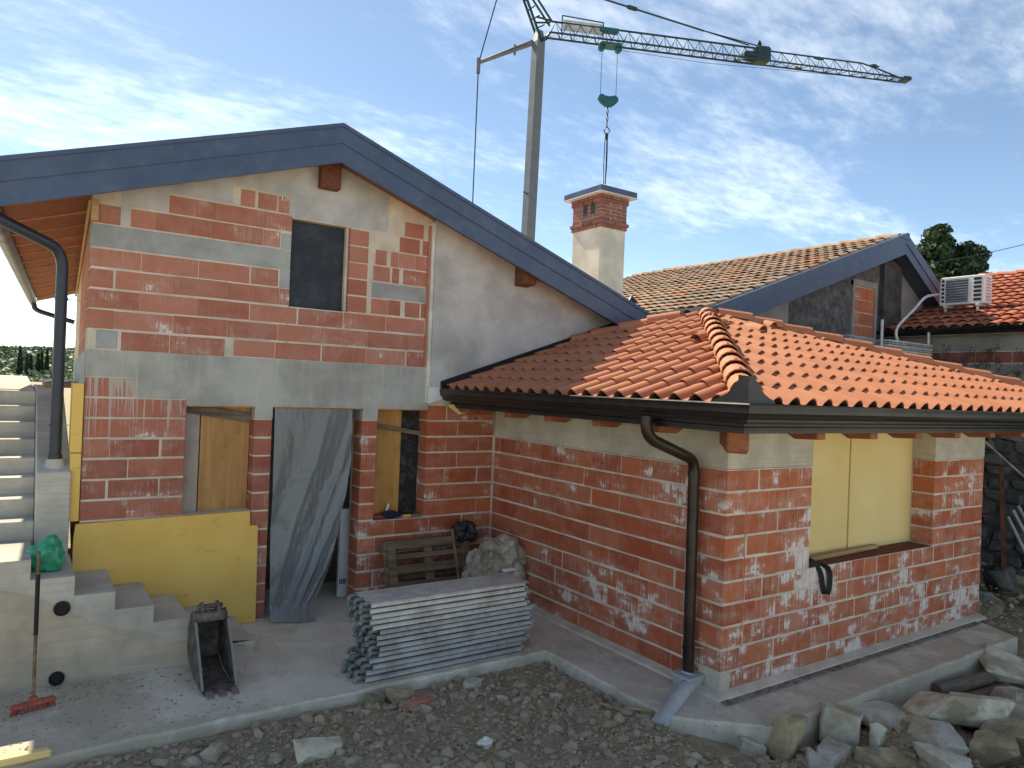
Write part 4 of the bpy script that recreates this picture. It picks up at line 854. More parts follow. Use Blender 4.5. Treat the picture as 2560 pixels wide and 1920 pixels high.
sk_ = thing('plastic_sack', 'big crumpled dusty clear plastic sack in the inner corner', 'sack', (-.33, 3.2, 0))
t = blob('body', m_sack, (-.20, 3.2, .42), (.30, .26, .36), 8, .5, 1.4, 6, True, .003, 180, .07); t.parent = sk_; t.matrix_basis = WM[sk_.name].inverted()
t = blob('loose_fold', m_sack, (-.53, 3.16, .36), (.20, .18, .33), 12, .65, 1.6, 6, True, .003, 180, .09); t.parent = sk_; t.matrix_basis = WM[sk_.name].inverted()
# ================================================================== OLD HOUSE behind the annex
oh = thing('old_house', 'old house behind the annex with weathered ochre tile roof and dark blue fascia', 'house', (8, 6, 0))
PX, PZ, PS, PS2, Y2 = 9.405, 6.034, .355, .62, 3.40
def z2(x): return PZ-(PS*(PX-x) if x < PX else PS2*(x-PX))
EX, RXE, YB = 3.5, 11.3, 11.2
W2 = 3.8
MB().prism([(4.2, 0), (11.0, 0), (11.0, z2(11.0)-.3), (PX, PZ-.30), (4.2, z2(4.2)-.30)], 'y', W2, W2+.4).build('wall', m_pebble, oh)
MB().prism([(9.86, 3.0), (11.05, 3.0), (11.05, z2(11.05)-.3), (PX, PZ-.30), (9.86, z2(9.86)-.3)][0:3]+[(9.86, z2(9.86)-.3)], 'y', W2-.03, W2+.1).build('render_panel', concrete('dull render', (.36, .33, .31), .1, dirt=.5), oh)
MB().prism([(9.16, 2.5), (9.84, 2.5), (9.84, z2(9.84)-.3), (9.16, z2(9.16)-.3)], 'y', W2-.10, W2+.1).build('pilaster', simple('sooty render', (.075, .068, .066), .95, var=.4, vscale=4, bump=.4), oh)
MB().prism([(5.0, 2.5), (6.15, 2.5), (6.15, z2(6.15)-.3), (5.0, z2(5.0)-.3)], 'y', W2-.02, W2+.1).build('concrete_patch', m_oldconc, oh)
MB().box(8.14, 8.22, W2-.05, W2+.1, 3.6, 5.02).box(8.93, 9.01, W2-.05, W2+.1, 3.6, 5.02).box(8.14, 9.01, W2-.052, W2+.1, 4.93, 5.05).build('niche_frame', m_oldconc, oh)
nw = B('niche', m_mortar, oh, 8.22, 8.93, W2-.02, W2+.1, 3.6, 4.93)
rgn = random.Random(4)
for i in range(5): lay(nw, 'x', W2-.034, 8.225, 8.925, 3.66+i*.252, .25, m_brick_left, .46, .2 if i % 2 else .45, depth=.1, rng=rgn, thick=1)
dk = [(EX, z2(EX)), (PX, PZ), (RXE, z2(RXE)), (RXE, z2(RXE)-.16), (PX, PZ-.16), (EX, z2(EX)-.16)]
oroof = MB().prism([(x, z-.005) for x, z in dk], 'y', Y2+.04, YB).build('roof', m_oldtile, oh)
for (a, b) in ((EX, PX), (PX, RXE)):
    def fp2(d0, d1, ya, yb, nm):
        return MB().prism([(a, z2(a)-d0), (b, z2(b)-d0), (b, z2(b)-d1), (a, z2(a)-d1)], 'y', ya, yb).build(nm, m_fascia, oroof)
    fp2(-.04, .17, Y2, Y2+.05, 'fascia'); fp2(.16, .38, Y2+.015, Y2+.045, 'fascia_lower'); fp2(.30, .335, Y2+.05, W2, 'soffit')
def coppo(l=.40, r0=.105, r1=.088, n=6):
    v_ = []
    for y, r, zo in ((0, r0, .03), (l, r1, .0)):
        for q_ in (0, .014):
            for i in range(n): a = math.pi*i/(n-1); v_.append((-math.cos(a)*(r-q_), y, math.sin(a)*(r-q_)*.62+zo))
    f_ = []
    for i in range(n-1): f_ += [(i, i+1, 2*n+i+1, 2*n+i), (i+1, i, n+i, n+i+1)]
    return MB().add(v_, f_)
def coppi_field(roofobj, mat, org, a, b, nu, nv, du, dv, keep, nmax=300, ok=None):
    nrm = a.cross(b); M3 = Matrix((a, b, nrm)).transposed(); src = coppo(); me = finish_tile(src, mat, 'tile'); rr = random.Random(6); L_ = []
    for j in range(nv):
        for i in range(nu):
            o = org+a*((i+.5)*du)+b*(j*dv)
            if ok and not ok(o): continue
            L_.append((keep(o), o))
    L_.sort(key=lambda t_: t_[0]); rest = MB()
    for q_, (_, o) in enumerate(L_):
        m = M3 @ Matrix.Rotation(rr.uniform(-.03, .03), 3, 'Z'); p = o+nrm*rr.uniform(-.004, .006)
        if q_ < nmax: ob('tile', me, roofobj, p, m)
        else: rest.add([p+m @ Vector(v_) for v_ in src.v], src.f)
    if rest.v: tag(ob('far_tiles', finish_tile(rest, mat, 'far_tiles'), roofobj), kind='stuff')
al = math.atan(PS); camv = Vector(CAM)
coppi_field(oroof, m_oldtile, Vector((EX-.02, YB, z2(EX)-.03)), Vector((0, -1, 0)), Vector((math.cos(al), 0, math.sin(al))), int((YB-Y2-.05)/.205), 19, .205, .328, lambda o: (o-camv).length)
def ridge_row(roofobj, p0, p1, step, mat, r=.125):
    p0 = Vector(p0); p1 = Vector(p1); d = p1-p0; n = int(d.length/step); d.normalize(); sx = d.cross(Vector((0, 0, 1))).normalized(); sz = sx.cross(d); me = finish_tile(coppo(step*1.15, r, r*.86, 7), mat, 'ridge_tile'); rr = random.Random(8)
    for i in range(n): ob('ridge_tile', me, roofobj, p0+d*(i*step)+sz*rr.uniform(-.006, .012), Matrix((sx, d, sz)).transposed() @ Matrix.Rotation(rr.uniform(-.05, .05), 3, 'Y'))
ridge_row(oroof, (PX, YB, PZ-.02), (PX, Y2+.1, PZ-.02), .40, m_oldtile)
MB().prism([(PX-.28, PZ-.08), (PX, PZ+.05), (PX+.08, PZ+.04), (PX+.08, PZ-.1)], 'y', Y2-.01, Y2+.30).build('ridge_flashing', m_fascia, oroof)
# ================================================================== NEIGHBOUR HOUSE on the right
nh = thing('neighbour_house', 'old stone house on the right with red tile roof and stained concrete bands', 'house', (11, 2, 0))
X3 = 9.5
B('wall', m_darkstone, nh, X3, X3+.5, -4, 3.98, -.8, 4.0)
B('concrete_band', m_oldconc, nh, X3-.03, X3+.1, -4, 3.97, 3.68, 3.98); B('concrete_band', m_oldconc, nh, X3-.03, X3+.1, -4, 3.97, 3.0, 3.44)
bw = B('brick_band', m_mortar, nh, X3-.02, X3+.1, -4, 3.97, 3.44, 3.68)
lay(bw, 'y', X3-.032, -.5, 3.95, 3.45, .22, brick_mat('stained brick', -.1, base=((.16, .055, .04), (.28, .095, .06))), .30, .2, depth=.1, rng=rgn, thick=1)
lay(bw, 'y', X3-.028, -.5, 3.95, 4.0, .10, m_chbrick, .24, .2, depth=.1, rng=rgn, thick=1)
rgd = random.Random(12)
def rock_mesh(name, dims, seed, mat, sub=2, chop=7, rough=.075):
    rr = random.Random(seed); bm = bmesh.new()
    pts_ = [Vector((sx*rr.uniform(.4, 1.05), sy*rr.uniform(.4, 1.05), sz*rr.uniform(.45, 1))) for sx in (-1, 1) for sy in (-1, 1) for sz in (-1, 1)]+[Vector((rr.uniform(-.7, .7), rr.uniform(-.7, .7), 0))+Vector(rr.choice(((0, 0, 1), (0, 0, -1), (.6, 0, 0), (-.6, 0, 0), (0, .6, 0)))) for _ in range(4)]
    for p in pts_:
        bm.verts.new((p.x*dims[0]/2, p.y*dims[1]/2, p.z*dims[2]/2))
    r_ = bmesh.ops.convex_hull(bm, input=bm.verts[:]); bmesh.ops.delete(bm, geom=[g_ for g_ in r_['geom_interior'] if isinstance(g_, bmesh.types.BMVert)], context='VERTS')
    if sub:
        bmesh.ops.dissolve_limit(bm, angle_limit=rad(9), verts=bm.verts[:], edges=bm.edges[:])
        bmesh.ops.bevel(bm, geom=bm.edges[:], offset=min(dims)*.025, segments=1, affect='EDGES', profile=.5)
        bmesh.ops.triangulate(bm, faces=bm.faces[:])
        for _ in range(sub+1):
            bmesh.ops.subdivide_edges(bm, edges=[e_ for e_ in bm.edges if e_.calc_length() > min(dims)*.20], cuts=1, use_grid_fill=True)
        bmesh.ops.triangulate(bm, faces=bm.faces[:]); o = Vector((seed*3.7, seed*1.9, 0)); bm.normal_update()
        for v_ in bm.verts:                             # chipped, slightly stepped fracture faces
            q_ = noise.noise(v_.co*11+o); st_ = round(noise.noise(v_.co*5+o)*5)/5
            v_.co += v_.normal*min(dims)*(rough*.45*q_+rough*.55*st_)
    bmesh.ops.recalc_face_normals(bm, faces=bm.faces)
    me = bpy.data.meshes.new(name); bm.to_mesh(me); bm.free(); me.materials.append(mat); me.polygons.foreach_set('use_smooth', [True]*len(me.polygons)); me.set_sharp_from_angle(angle=rad(14)); return me
def stone(name, mat, c_, dims, seed, rz=0, tilt=(0, 0), **kw):
    dims = tuple(q_*((1.6 if dims[0] > .6 else 1.18) if c_[0] > -1 and c_[0] < 5 else 1) for q_ in dims)
    return ob(name, rock_mesh(name, dims, seed, mat, **kw), None, c_, Matrix.Rotation(rz, 3, 'Z') @ Matrix.Rotation(tilt[0], 3, 'X') @ Matrix.Rotation(tilt[1], 3, 'Y'))
wst = [c_ for c_ in nh.children if c_.name.startswith('wall')][0]
protos = [rock_mesh('stone', (.34, .22, .22), 60+i, m_darkstone, 1) for i in range(6)]
z = -.4; r_ = 0
while z < 2.95:
    y = .2+(.15 if r_ % 2 else 0)
    while y < 3.6:
        s_ = rgd.uniform(.8, 1.35); ob('stone', protos[rgd.randrange(6)], wst, (X3-.0, y, z+.1), Matrix.Rotation(math.pi/2+rgd.uniform(-.2, .2), 3, 'Z') @ Matrix.Rotation(rgd.uniform(-.2, .2), 3, 'Y'), (s_, .9, rgd.uniform(.9, 1.15))); y += .34*s_
    z += .225; r_ += 1
EX3, EZ3, TS3 = 9.25, 4.13, .36
nroof = MB().prism([(EX3+.05, EZ3-.05), (13.8, EZ3-.05+TS3*4.55), (13.8, EZ3-.25+TS3*4.55), (EX3+.05, EZ3-.16)], 'y', -4, 3.96).build('roof', m_oldconc, nh)
al3 = math.atan(TS3)
coppi_field(nroof, m_redtile, Vector((EX3, 3.95, EZ3-.04)), Vector((0, -1, 0)), Vector((math.cos(al3), 0, math.sin(al3))), 19, 14, .21, .335, lambda o: (o-camv).length)
ridge_row(nroof, (13.75, 3.9, EZ3+TS3*4.5), (13.75, 0, EZ3+TS3*4.5), .40, m_redtile)
gp3 = [(-math.cos(math.pi*i/8)*.085, -math.sin(math.pi*i/8)*.085) for i in range(9)]
v_ = [(EX3-.06+p_[0], y, EZ3-.03+p_[1]) for y in (-4, 3.9) for p_ in gp3]; n = 9
MB().add(v_, [(i, i+1, n+i+1, n+i) for i in range(n-1)]).build('gutter', m_black, nh, smooth=60)
B('eave_board', m_black, nh, EX3+.02, X3, -4, 3.9, EZ3-.14, EZ3-.07)
# dead creeper on the band
vine = MB(); rv = random.Random(31)
for i in range(22):
    y = rv.uniform(.8, 3.3); z = rv.uniform(2.9, 3.3); p = Vector((X3-.06, y, z)); path = [p.copy()]
    for q_ in range(rv.randint(4, 9)): p = p+Vector((0, rv.uniform(-.10, .10), rv.uniform(.0, .12))); path.append(p.copy())
    vine.tube(path, .005, 4)
    for p in path:
        for q_ in range(5): o = p+Vector((rv.uniform(-.02, 0), rv.uniform(-.08, .08), rv.uniform(-.06, .06))); s_ = rv.uniform(.012, .03); vine.add([o, o+Vector((0, s_, s_*.4)), o+Vector((-.01, s_*.6, -s_))], [(0, 1, 2)])
tag(vine.build('creeper', simple('dry creeper', (.09, .07, .05), .9, var=.4), fix=False), 'dry brown creeper clinging to the neighbour wall above the annex roof', 'creeper', kind='stuff')
# air conditioner on the neighbour roof
ac = thing('air_conditioner', 'white air conditioner outdoor unit standing on the red tile roof', 'air conditioner', (10.45, 2.75, 4.55))
A0, A1, AY0, AY1, AZ0, AZ1 = 10.3, 10.62, 2.33, 3.17, 4.68, 5.25
MB().box(A0, A1, AY0, AY1, AZ0, AZ1).build('casing', m_white, ac, bevel=.012)
B('grille', simple('dark coil', (.13, .15, .17), .5, .4, var=.3, vscale=30), ac, A0-.004, A0+.01, AY0+.30, AY1-.12, AZ0+.05, AZ1-.05)
for i in range(9): B('grille_bar', m_white, ac, A0-.010, A0-.005, AY0+.30, AY1-.12, AZ0+.08+i*.052, AZ0+.085+i*.052)
for i in range(6):
    B('louvre', m_rubber, ac, A0-.004, A0+.01, AY0+.06, AY0+.20, AZ0+.06+i*.082, AZ0+.11+i*.082)
    B('louvre', m_rubber, ac, A0-.004, A0+.01, AY1-.09, AY1-.04, AZ0+.06+i*.082, AZ0+.11+i*.082)
for i in range(8): B('louvre', m_galvd, ac, A0+.06, A1-.06, AY0-.004, AY0+.01, AZ0+.06+i*.06, AZ0+.09+i*.06)
for yy in (AY0+.1, AY1-.14):
    B('foot', m_white, ac, A0-.02, A1+.02, yy, yy+.05, AZ0-.04, AZ0-.002); B('foot', m_galv, ac, A0+.0, A0+.03, yy, yy+.04, AZ0-.24, AZ0-.04); B('foot', m_galv, ac, A1-.03, A1, yy, yy+.04, AZ0-.16, AZ0-.04)
MB().tube(smoothpath([(A0+.1, AY1, AZ0+.25), (A0+.05, AY1+.10, AZ0+.24), (A0-.25, AY1+.16, AZ0+.16), (A0-.6, AY1+.20, AZ0-.12), (EX3-.12, AY1+.22, EZ3+.02), (EX3-.19, AY1+.16, EZ3-.25), (EX3-.10, AY1+.05, EZ3-.36)]), .028, 8).build('hose', m_conduit, ac, smooth=60)
# scaffold bracket and galvanised decking between the roofs
sc = thing('scaffold_bracket', 'galvanised scaffold posts with stacked corrugated decking behind the annex roof', 'scaffold', (8.3, 2.8, 3.3))
for (x, y, z0, z1) in ((7.50, 2.8, 2.9, 4.14), (9.16, 2.8, 2.9, 4.09)): MB().tube([(x, y, z0), (x, y, z1)], .026, 10).build('post', m_galv, sc, smooth=50)
for i in range(5): MB().obox((8.33, 2.86, 3.60+i*.042), (1.55, .34, .034), Matrix.Rotation(.0, 3, 'Y')).build('deck', m_galvd if i % 2 else m_galv, sc, bevel=.004)
for i in range(4): MB().obox((6.98, 3.02, 3.66+i*.04), (1.0, .34, .033), Matrix.Rotation(.12, 3, 'Z')).build('deck', m_galvd, sc, bevel=.004)
MB().tube([(6.3, 3.0, 3.64), (9.3, 2.9, 3.56)], .024, 8).build('ledger', m_galvd, sc, smooth=50)
# ================================================================== CRANE
cr = thing('tower_crane', 'grey and teal self-erecting tower crane rising behind the houses', 'crane', (15.9, 26.1, 0))
cam2 = Vector((CAM[0], CAM[1], 0))
A = Vector((16.10, 25.95, 20.85)); Bq = Vector((35.3, 17.16, 20.75))
mb = MB()
def sq(z, s_): return [(15.97+q_[0]*s_+(z-10.6)*.010, 26.1+q_[1]*s_-(z-10.6)*.012, z) for q_ in ((-1, -1), (1, -1), (1, 1), (-1, 1))]
zs = [(0, .27), (19.2, .25), (20.4, .24), (21.0, .14)]
for z, s_ in zs: mb.v += sq(z, s_)
for i in range(3):
    for j in range(4): mb.f.append((i*4+j, i*4+(j+1) % 4, i*4+4+(j+1) % 4, i*4+4+j))
mb.f += [(12, 13, 14, 15), (3, 2, 1, 0)]
mast = mb.build('mast', m_mast, cr); MB().tube([(15.45, 25.9, 12.6), (15.9, 26.1, 12.6)], .05, 6).build('lug', m_mast, cr)
dj = (Bq-A).normalized(); Lj = (Bq-A).length; sj = dj.cross(Vector((0, 0, 1))).normalized(); uj = Vector((0, 0, 1))
def J(t_, w_, h_): return A+dj*t_+sj*w_+uj*h_
def lattice(t0, t1, hw, hh, pitch, name, rc=.052, rd=.024, taper=0):
    o = ob(name, None, None); 
    mb = MB(); n = int((t1-t0)/pitch)
    def hs(t_): return hh*(1-taper*max(0, (t_-t0)/(t1-t0)-.72)/.28)
    for w_ in (-hw, hw): mb.tube([J(t0, w_, 0), J(t1, w_, 0)], rc, 6)
    mb.tube([J(t0+(t1-t0)*i/10, 0, hs(t0+(t1-t0)*i/10)) for i in range(11)], rc, 6)
    ch_ = mb.build('chords', m_jib, cr, smooth=60); mb = MB()
    for i in range(n):
        a = t0+(t1-t0)*i/n; b = t0+(t1-t0)*(i+1)/n; m_ = (a+b)/2
        for w_ in (-hw, hw): mb.tube([J(a, w_, 0), J(m_, 0, hs(m_)), J(b, w_, 0)], rd, 5)
        mb.tube([J(a, -hw, 0), J(m_, hw, 0), J(b, -hw, 0)], rd, 5); mb.tube([J(a, -hw, 0), J(a, hw, 0)], rd, 5)
    mb.build('lacing', m_jib, ch_, smooth=60); bpy.data.objects.remove(o)
lattice(.5, 12.2, .32, .72, .62, 'jib'); lattice(12.2, Lj-.3, .28, .66, .72, 'jib', .045, .02, .9)
hn = MB(); hn.obox(J(12.2, 0, .35), (.9, .75, .85), Matrix((dj, sj, uj)).transposed()); hn.obox(J(11.6, 0, .25), (.9, .6, .4), Matrix((dj, sj, uj)).transposed()); hn.tube([J(12.1, 0, .7), J(12.1, 0, 1.15)], .08, 6)
hn.build('jib_hinge', m_jib, cr, bevel=.12)
for t_ in (11.0, 14.6): MB().obox(J(t_, -.32, .08), (.45, .02, .2), Matrix((dj, sj, uj)).transposed()).build('flag_plate', m_batten, cr)
MB().obox(J(Lj-.2, 0, .05), (.5, .55, .22), Matrix((dj, sj, uj)).transposed()).build('jib_tip', m_jib, cr, bevel=.05)
# advertising board on the jib (blank face, print not legible)
bd = MB(); m3 = Matrix((dj, sj, uj)).transposed()
bd.obox(J(2.25, 0, .62), (2.1, .05, .55), m3).build('sign_board', simple('pale sign sheet', (.46, .47, .46), .6), cr)
fr = MB()
for a, b in (((1.15, .1), (1.15, 1.1)), ((3.35, .1), (3.35, 1.0)), ((1.15, 1.1), (3.35, 1.0))): fr.tube([J(a[0], 0, a[1]), J(b[0], 0, b[1])], .035, 6)
fr.build('sign_frame', m_jib, cr)
# root struts, tie mast and left strut
rs = MB()
for w_ in (-.3, .3): rs.tube([J(.5, w_, 0), J(.1, w_*.4, -.4)], .06, 6); rs.tube([J(.55, w_*.3, .7), J(-.25, w_, .7)], .05, 6)
TT = A+Vector((-.95, .65, 2.6))
for w_ in (-.25, .25):
    rs.tube([A+sj*w_+Vector((.1, 0, -.5)), TT+sj*w_], .075, 6)
    rs.tube([A+sj*w_+dj*.55+Vector((0, 0, .6)), TT+sj*w_+dj*.3], .06, 6)
for i in range(5):
    p = A.lerp(TT, .15+i*.18); rs.tube([p-sj*.25, p+sj*.25+dj*.35*(1-i/6)], .035, 5)
rs.build('tie_mast', m_jib, cr, smooth=60)
LS = Vector((13.56, 27.68, 19.24)); l0 = Vector((15.85, 26.2, 20.35))
ls = MB(); ls.tube([l0, LS], .085, 8); ls.tube([l0+Vector((0, 0, .18)), l0.lerp(LS, .4)+Vector((0, 0, .14)), LS+Vector((.1, -.1, .1))], .06, 6); p = l0.lerp(LS, .33); ls.tube([p+Vector((0, 0, -.25)), p+Vector((0, 0, .28))], .06, 6); ls.tube([LS+Vector((0, 0, .25)), LS+Vector((0, 0, -.55))], .1, 6)
ls.build('strut', m_mast, cr, smooth=60)
MB().tube([LS, Vector((13.55, 27.75, 0))], .033, 5).build('rope', m_cable, cr); MB().tube([LS, Vector((14.6, 26.95, 24.5))], .033, 5).build('rope', m_cable, cr)
# pendant bars from the tie mast to the hinge
PT = J(12.0, 0, .75); pm = Vector((19.45, 23.66, 22.75)); pk_ = J(8.9, 0, 1.28)
far = PT+(pk_-PT)*3.1
MB().tube([far, pk_], .05, 6).build('pendant', m_jib, cr); MB().tube([pk_, J(11.4, .2, .72)], .035, 5).build('pendant', m_jib, cr); MB().tube([pk_, J(12.2, -.2, .95)], .035, 5).build('pendant', m_jib, cr)
mid = pk_.lerp(far, .62); MB().tube([mid-(far-pk_).normalized()*.35, mid-(far-pk_).normalized()*.2, mid+(far-pk_).normalized()*.2, mid+(far-pk_).normalized()*.35], [.04, .11, .11, .04], 8).build('coupling', m_jib, cr)
for t_ in (15.6, 19.0): MB().tube([J(t_-.3, 0, .6), J(t_, 0, .62), J(t_+.3, 0, .58)], [.03, .1, .03], 6).build('coupling', m_jib, cr)
# trolley and hook block
tr_ = MB(); T0 = 3.75
tr_.obox(J(T0, 0, -.16), (1.15, .7, .12), m3); tr_.obox(J(T0-.1, 0, .62), (1.0, .35, .22), m3)
for q_ in (-.45, .45): tr_.tube([J(T0+q_, -.12, -.30), J(T0+q_, .12, -.30)], .19, 12)
trol = tr_.build('trolley', m_teal, cr, bevel=.03)
HZ = 17.85; hc = J(T0, 0, 0); hc.z = HZ
for q_ in (-.42, .42): MB().tube([J(T0+q_, 0, -.3), hc+dj*q_*1.0+Vector((0, 0, .12))], .014, 5).build('hoist_rope', m_cable, cr)
hp = [(-.56, .02), (-.50, .20), (-.36, .27), (-.18, .20), (0, .17), (.18, .20), (.36, .25), (.52, .16), (.56, -.02), (.40, -.20), (.20, -.36), (-.15, -.36), (-.40, -.18)]
n = len(hp); MB().add([hc+dj*x+uj*z+sj*s_ for s_ in (-.11, .11) for x, z in hp], [tuple(range(n)), tuple(range(2*n-1, n-1, -1))]+[(i, (i+1) % n, n+(i+1) % n, n+i) for i in range(n)]).build('hook_block', m_teal, cr, bevel=.03)
cn = MB()
for i in range(5):
    c_ = hc+uj*(-.45-i*.17); cn.tube([c_+(dj if i % 2 else sj)*math.cos(a)*.05+uj*math.sin(a)*.10 for a in [2*math.pi*q_/10 for q_ in range(11)]], .022, 5)
c_ = hc+uj*(-1.55); cn.tube([c_+uj*.3, c_+uj*.12], .03, 5); cn.tube([c_+dj*math.cos(a)*.14+uj*math.sin(a)*.17-uj*.05 for a in [2*math.pi*q_/14 for q_ in range(15)]], .028, 5)
cn.build('chain', m_cable, cr)
sl_ = MB()
for q_, w_ in ((-.10, .0), (.02, .05), (.09, -.04)): sl_.tube([c_+uj*-.25, c_+uj*-.6+dj*q_*.8, c_+uj*-1.9+dj*q_*.9+sj*w_, c_+uj*-2.85+dj*q_*.5+sj*w_], .022, 5)
sl_.obox(c_+uj*-.36, (.14, .12, .32), m3); sl_.build('sling', m_cable, cr)
MB().tube([J(T0+.6, 0, -.32), J(9, 0, -.42), J(Lj-.4, 0, -.05)], .012, 5).build('rope', m_cable, cr)
# ================================================================== cedar behind, cables, rope
ct = thing('cedar_tree', 'dark green conifer rising behind the neighbour roofs', 'tree', (37.0, 14.7, -1))
rngt = random.Random(21); tc_ = Vector((36.3, 15.1, 0)); mb = MB(); tk = MB().tube([(36.3, 15.1, -1), (36.4, 15.1, 6), (36.2, 15.1, 11.2)], [.4, .3, .06], 8)
rx = Vector((math.cos(YAW), -math.sin(YAW), 0)); rf = Vector((math.sin(YAW), math.cos(YAW), 0))
cl = []
for i in range(420):
    z = rngt.uniform(7.2, 12.3); tt = (z-7.2)/5.1; rmax = 2.35*(1-max(0, tt-.3)/.7)**.6+.2
    if tt > .72: cx_ = -.65 if rngt.random() < .65 else .85
    else: cx_ = 0
    if cx_ > 0 and z > 11.2: z -= .9
    if cx_: rmax *= .62
    a = rngt.uniform(0, 6.28); r_ = rmax*math.sqrt(rngt.uniform(.2, 1)); p = tc_+rx*(cx_+math.cos(a)*r_)+rf*math.sin(a)*r_+Vector((0, 0, z-.25*r_)); cl.append(p)
for p in cl:
    leaf_blob(mb, p, rngt.uniform(.24, .46), 80, .095, rngt, .8)
    if rngt.random() < .45: tk.tube([(36.3, 15.1, p.z-.5), tuple(p)], [.07, .02], 5)
mb.build('crown', m_conif, ct, fix=False); tk.build('trunk', m_bark, ct, smooth=60)
def sag(a, b, s_, n=16): a = Vector(a); b = Vector(b); return [a.lerp(b, i/n)-Vector((0, 0, s_*4*(i/n)*(1-i/n))) for i in range(n+1)]
tag(MB().tube(sag((22.5, 9.5, 7.9), (24.0, 4.6, 8.9), .15), .012, 5).build('overhead_cable', m_cable), 'thin overhead cable crossing the conifer at the right', 'cable')
tag(MB().tube(sag((-30, 60, 4.3), (2, 60, 4.15), .1), .022, 5).build('overhead_cable', m_cable), 'thin overhead cable against the pale sky left of the house', 'cable')
tag(MB().tube([(8.0, 1.55, 2.32), (8.82, 1.0, 1.50), (9.2, .7, 1.1)], .016, 6).build('rope', simple('hemp rope', (.42, .37, .30), .9)), 'taut pale rope slanting down beside the far corner of the annex', 'rope')
t = B('pallet_load', m_batten, None, -4.95, -4.35, 7.6, 8.4, 2.404, 2.47); tag(t, 'low timber bundle lying on the terrace behind the grey downpipe', 'timber'); t = blob('foil', m_white, (-4.75, 8.0, 2.49), (.22, .2, .03), 5, .5, 2); tag(t, 'white crumpled foil on top of the terrace timber bundle', 'foil')
# ================================================================== rubble at the right and in front
rub = [('pale_stone', m_st_pale, (3.62, -.82, -.12), (.52, .50, .12), 41, .75, (.10, -.30), 'flat pale limestone slab tilted near the far end of the footing', 'stone'),
       ('pale_stone', m_st_pale, (1.98, -1.08, -.13), (.70, .50, .20), 42, -.45, (-.30, .10), 'largest pale broken stone slab in front of the annex', 'stone'),
       ('grey_stone', m_st_grey, (.66, -.72, -.14), (.44, .32, .34), 43, .5, (.1, .2), 'blue-grey boulder leaning on the footing edge', 'stone'),
       ('pale_stone', m_st_pale, (.80, -.98, -.16), (.20, .12, .22), 44, .2, (.2, .3), 'small whitish stone right of the blue-grey boulder', 'stone'),
       ('grey_stone', m_st_grey, (1.24, -.74, -.16), (.50, .30, .17), 45, -.3, (0, .05), 'flat grey-brown stone against the footing behind the boulder', 'stone'),
       ('ochre_stone', m_st_ochre, (.02, -.66, -.10), (.26, .19, .36), 46, .2, (.06, .04), 'upright ochre stone block at the broken slab corner', 'stone'),
       ('grey_stone', m_st_grey, (-.24, -.50, -.20), (.30, .24, .20), 47, .9, (.1, .1), 'grey concrete lump left of the upright ochre block', 'stone'),
       ('ochre_stone', m_st_ochre, (.62, -1.18, -.22), (.44, .26, .18), 48, -.5, (.05, .1), 'ochre-edged stone at the bottom edge of the rubble', 'stone'),
       ('ochre_stone', m_st_ochre, (1.98, -1.52, -.18), (.52, .42, .20), 49, .3, (-.15, .12), 'broad tan stone at the right edge of the rubble', 'stone'),
       ('grey_stone', m_st_grey, (.26, -.90, -.22), (.36, .24, .18), 50, .2, (0, .1), 'rounded grey stone between the ochre block and the boulder', 'stone'),
       ('grey_stone', m_st_grey, (1.30, -1.22, -.22), (.40, .34, .26), 51, 1.1, (.15, -.1), 'grey angular stone left of the largest slab', 'stone'),
       ('ochre_stone', m_st_ochre, (1.45, -.98, -.22), (.42, .34, .22), 52, .4, (.1, .1), 'tan rough stone just behind the largest slab', 'stone'),
       ('grey_stone', m_st_grey, (2.65, -1.30, -.22), (.46, .40, .18), 53, .1, (-.1, .1), 'grey stone half sunk right of the largest slab', 'stone'),
       ('grey_stone', m_st_grey, (-.02, -.98, -.24), (.34, .26, .20), 61, .6, (.1, .0), 'grey stone in front of the upright ochre block', 'stone'),
       ('pale_stone', m_st_pale, (.98, -1.42, -.20), (.40, .30, .18), 62, 1.2, (.2, .1), 'pale chunk at the bottom edge between the ochre-edged and the angular stone', 'stone'),
       ('ochre_stone', m_st_ochre, (1.60, -1.55, -.20), (.36, .34, .20), 63, 2.0, (-.1, .15), 'tan chunk below the largest slab', 'stone'),
       ('grey_stone', m_st_grey, (2.42, -.92, -.22), (.34, .22, .14), 64, .4, (.1, 0), 'small grey stone behind the right end of the largest slab', 'stone'),
       ('pale_stone', m_st_pale, (3.05, -1.12, -.20), (.30, .24, .14), 65, 1.4, (.15, .1), 'small pale stone in front of the two logs', 'stone'),
       ('grey_stone', m_st_grey, (4.25, -.95, -.24), (.44, .34, .22), 66, .2, (.1, .1), 'grey stone beyond the tilted limestone slab', 'stone'),
       ('pale_stone', m_st_pale, (-3.30, .90, -.04), (.36, .20, .13), 54, .1, (.15, .1), 'pale flat stone lying in the dirt near the bottom left', 'stone'),
       ('ochre_stone', m_st_ochre, (-2.40, 1.46, -.05), (.26, .12, .10), 55, -.6, (0, .1), 'longish tan stone beside the slab edge left of the planks', 'stone'),
       ('ochre_stone', m_st_ochre, (-2.62, 1.50, -.06), (.18, .14, .11), 56, .4, (0, .1), 'small tan stone left of the longish one at the slab edge', 'stone'),
       ('grey_stone', m_st_grey, (-1.72, 1.38, -.06), (.17, .15, .12), 57, .4, (0, 0), 'round grey stone in the dirt in front of the planks', 'stone'),
       ('grey_stone', m_st_grey, (-3.95, 1.25, -.05), (.20, .16, .10), 58, 1.0, (0, 0), 'low grey stone in the dirt at the left', 'stone')]
for (nm, mt, c_, dm, sd_, rz, tl, lb, ctg) in rub: tag(stone(nm, mt, c_, dm, sd_, rz, tl), lb, ctg, 'loose stones on the plot')
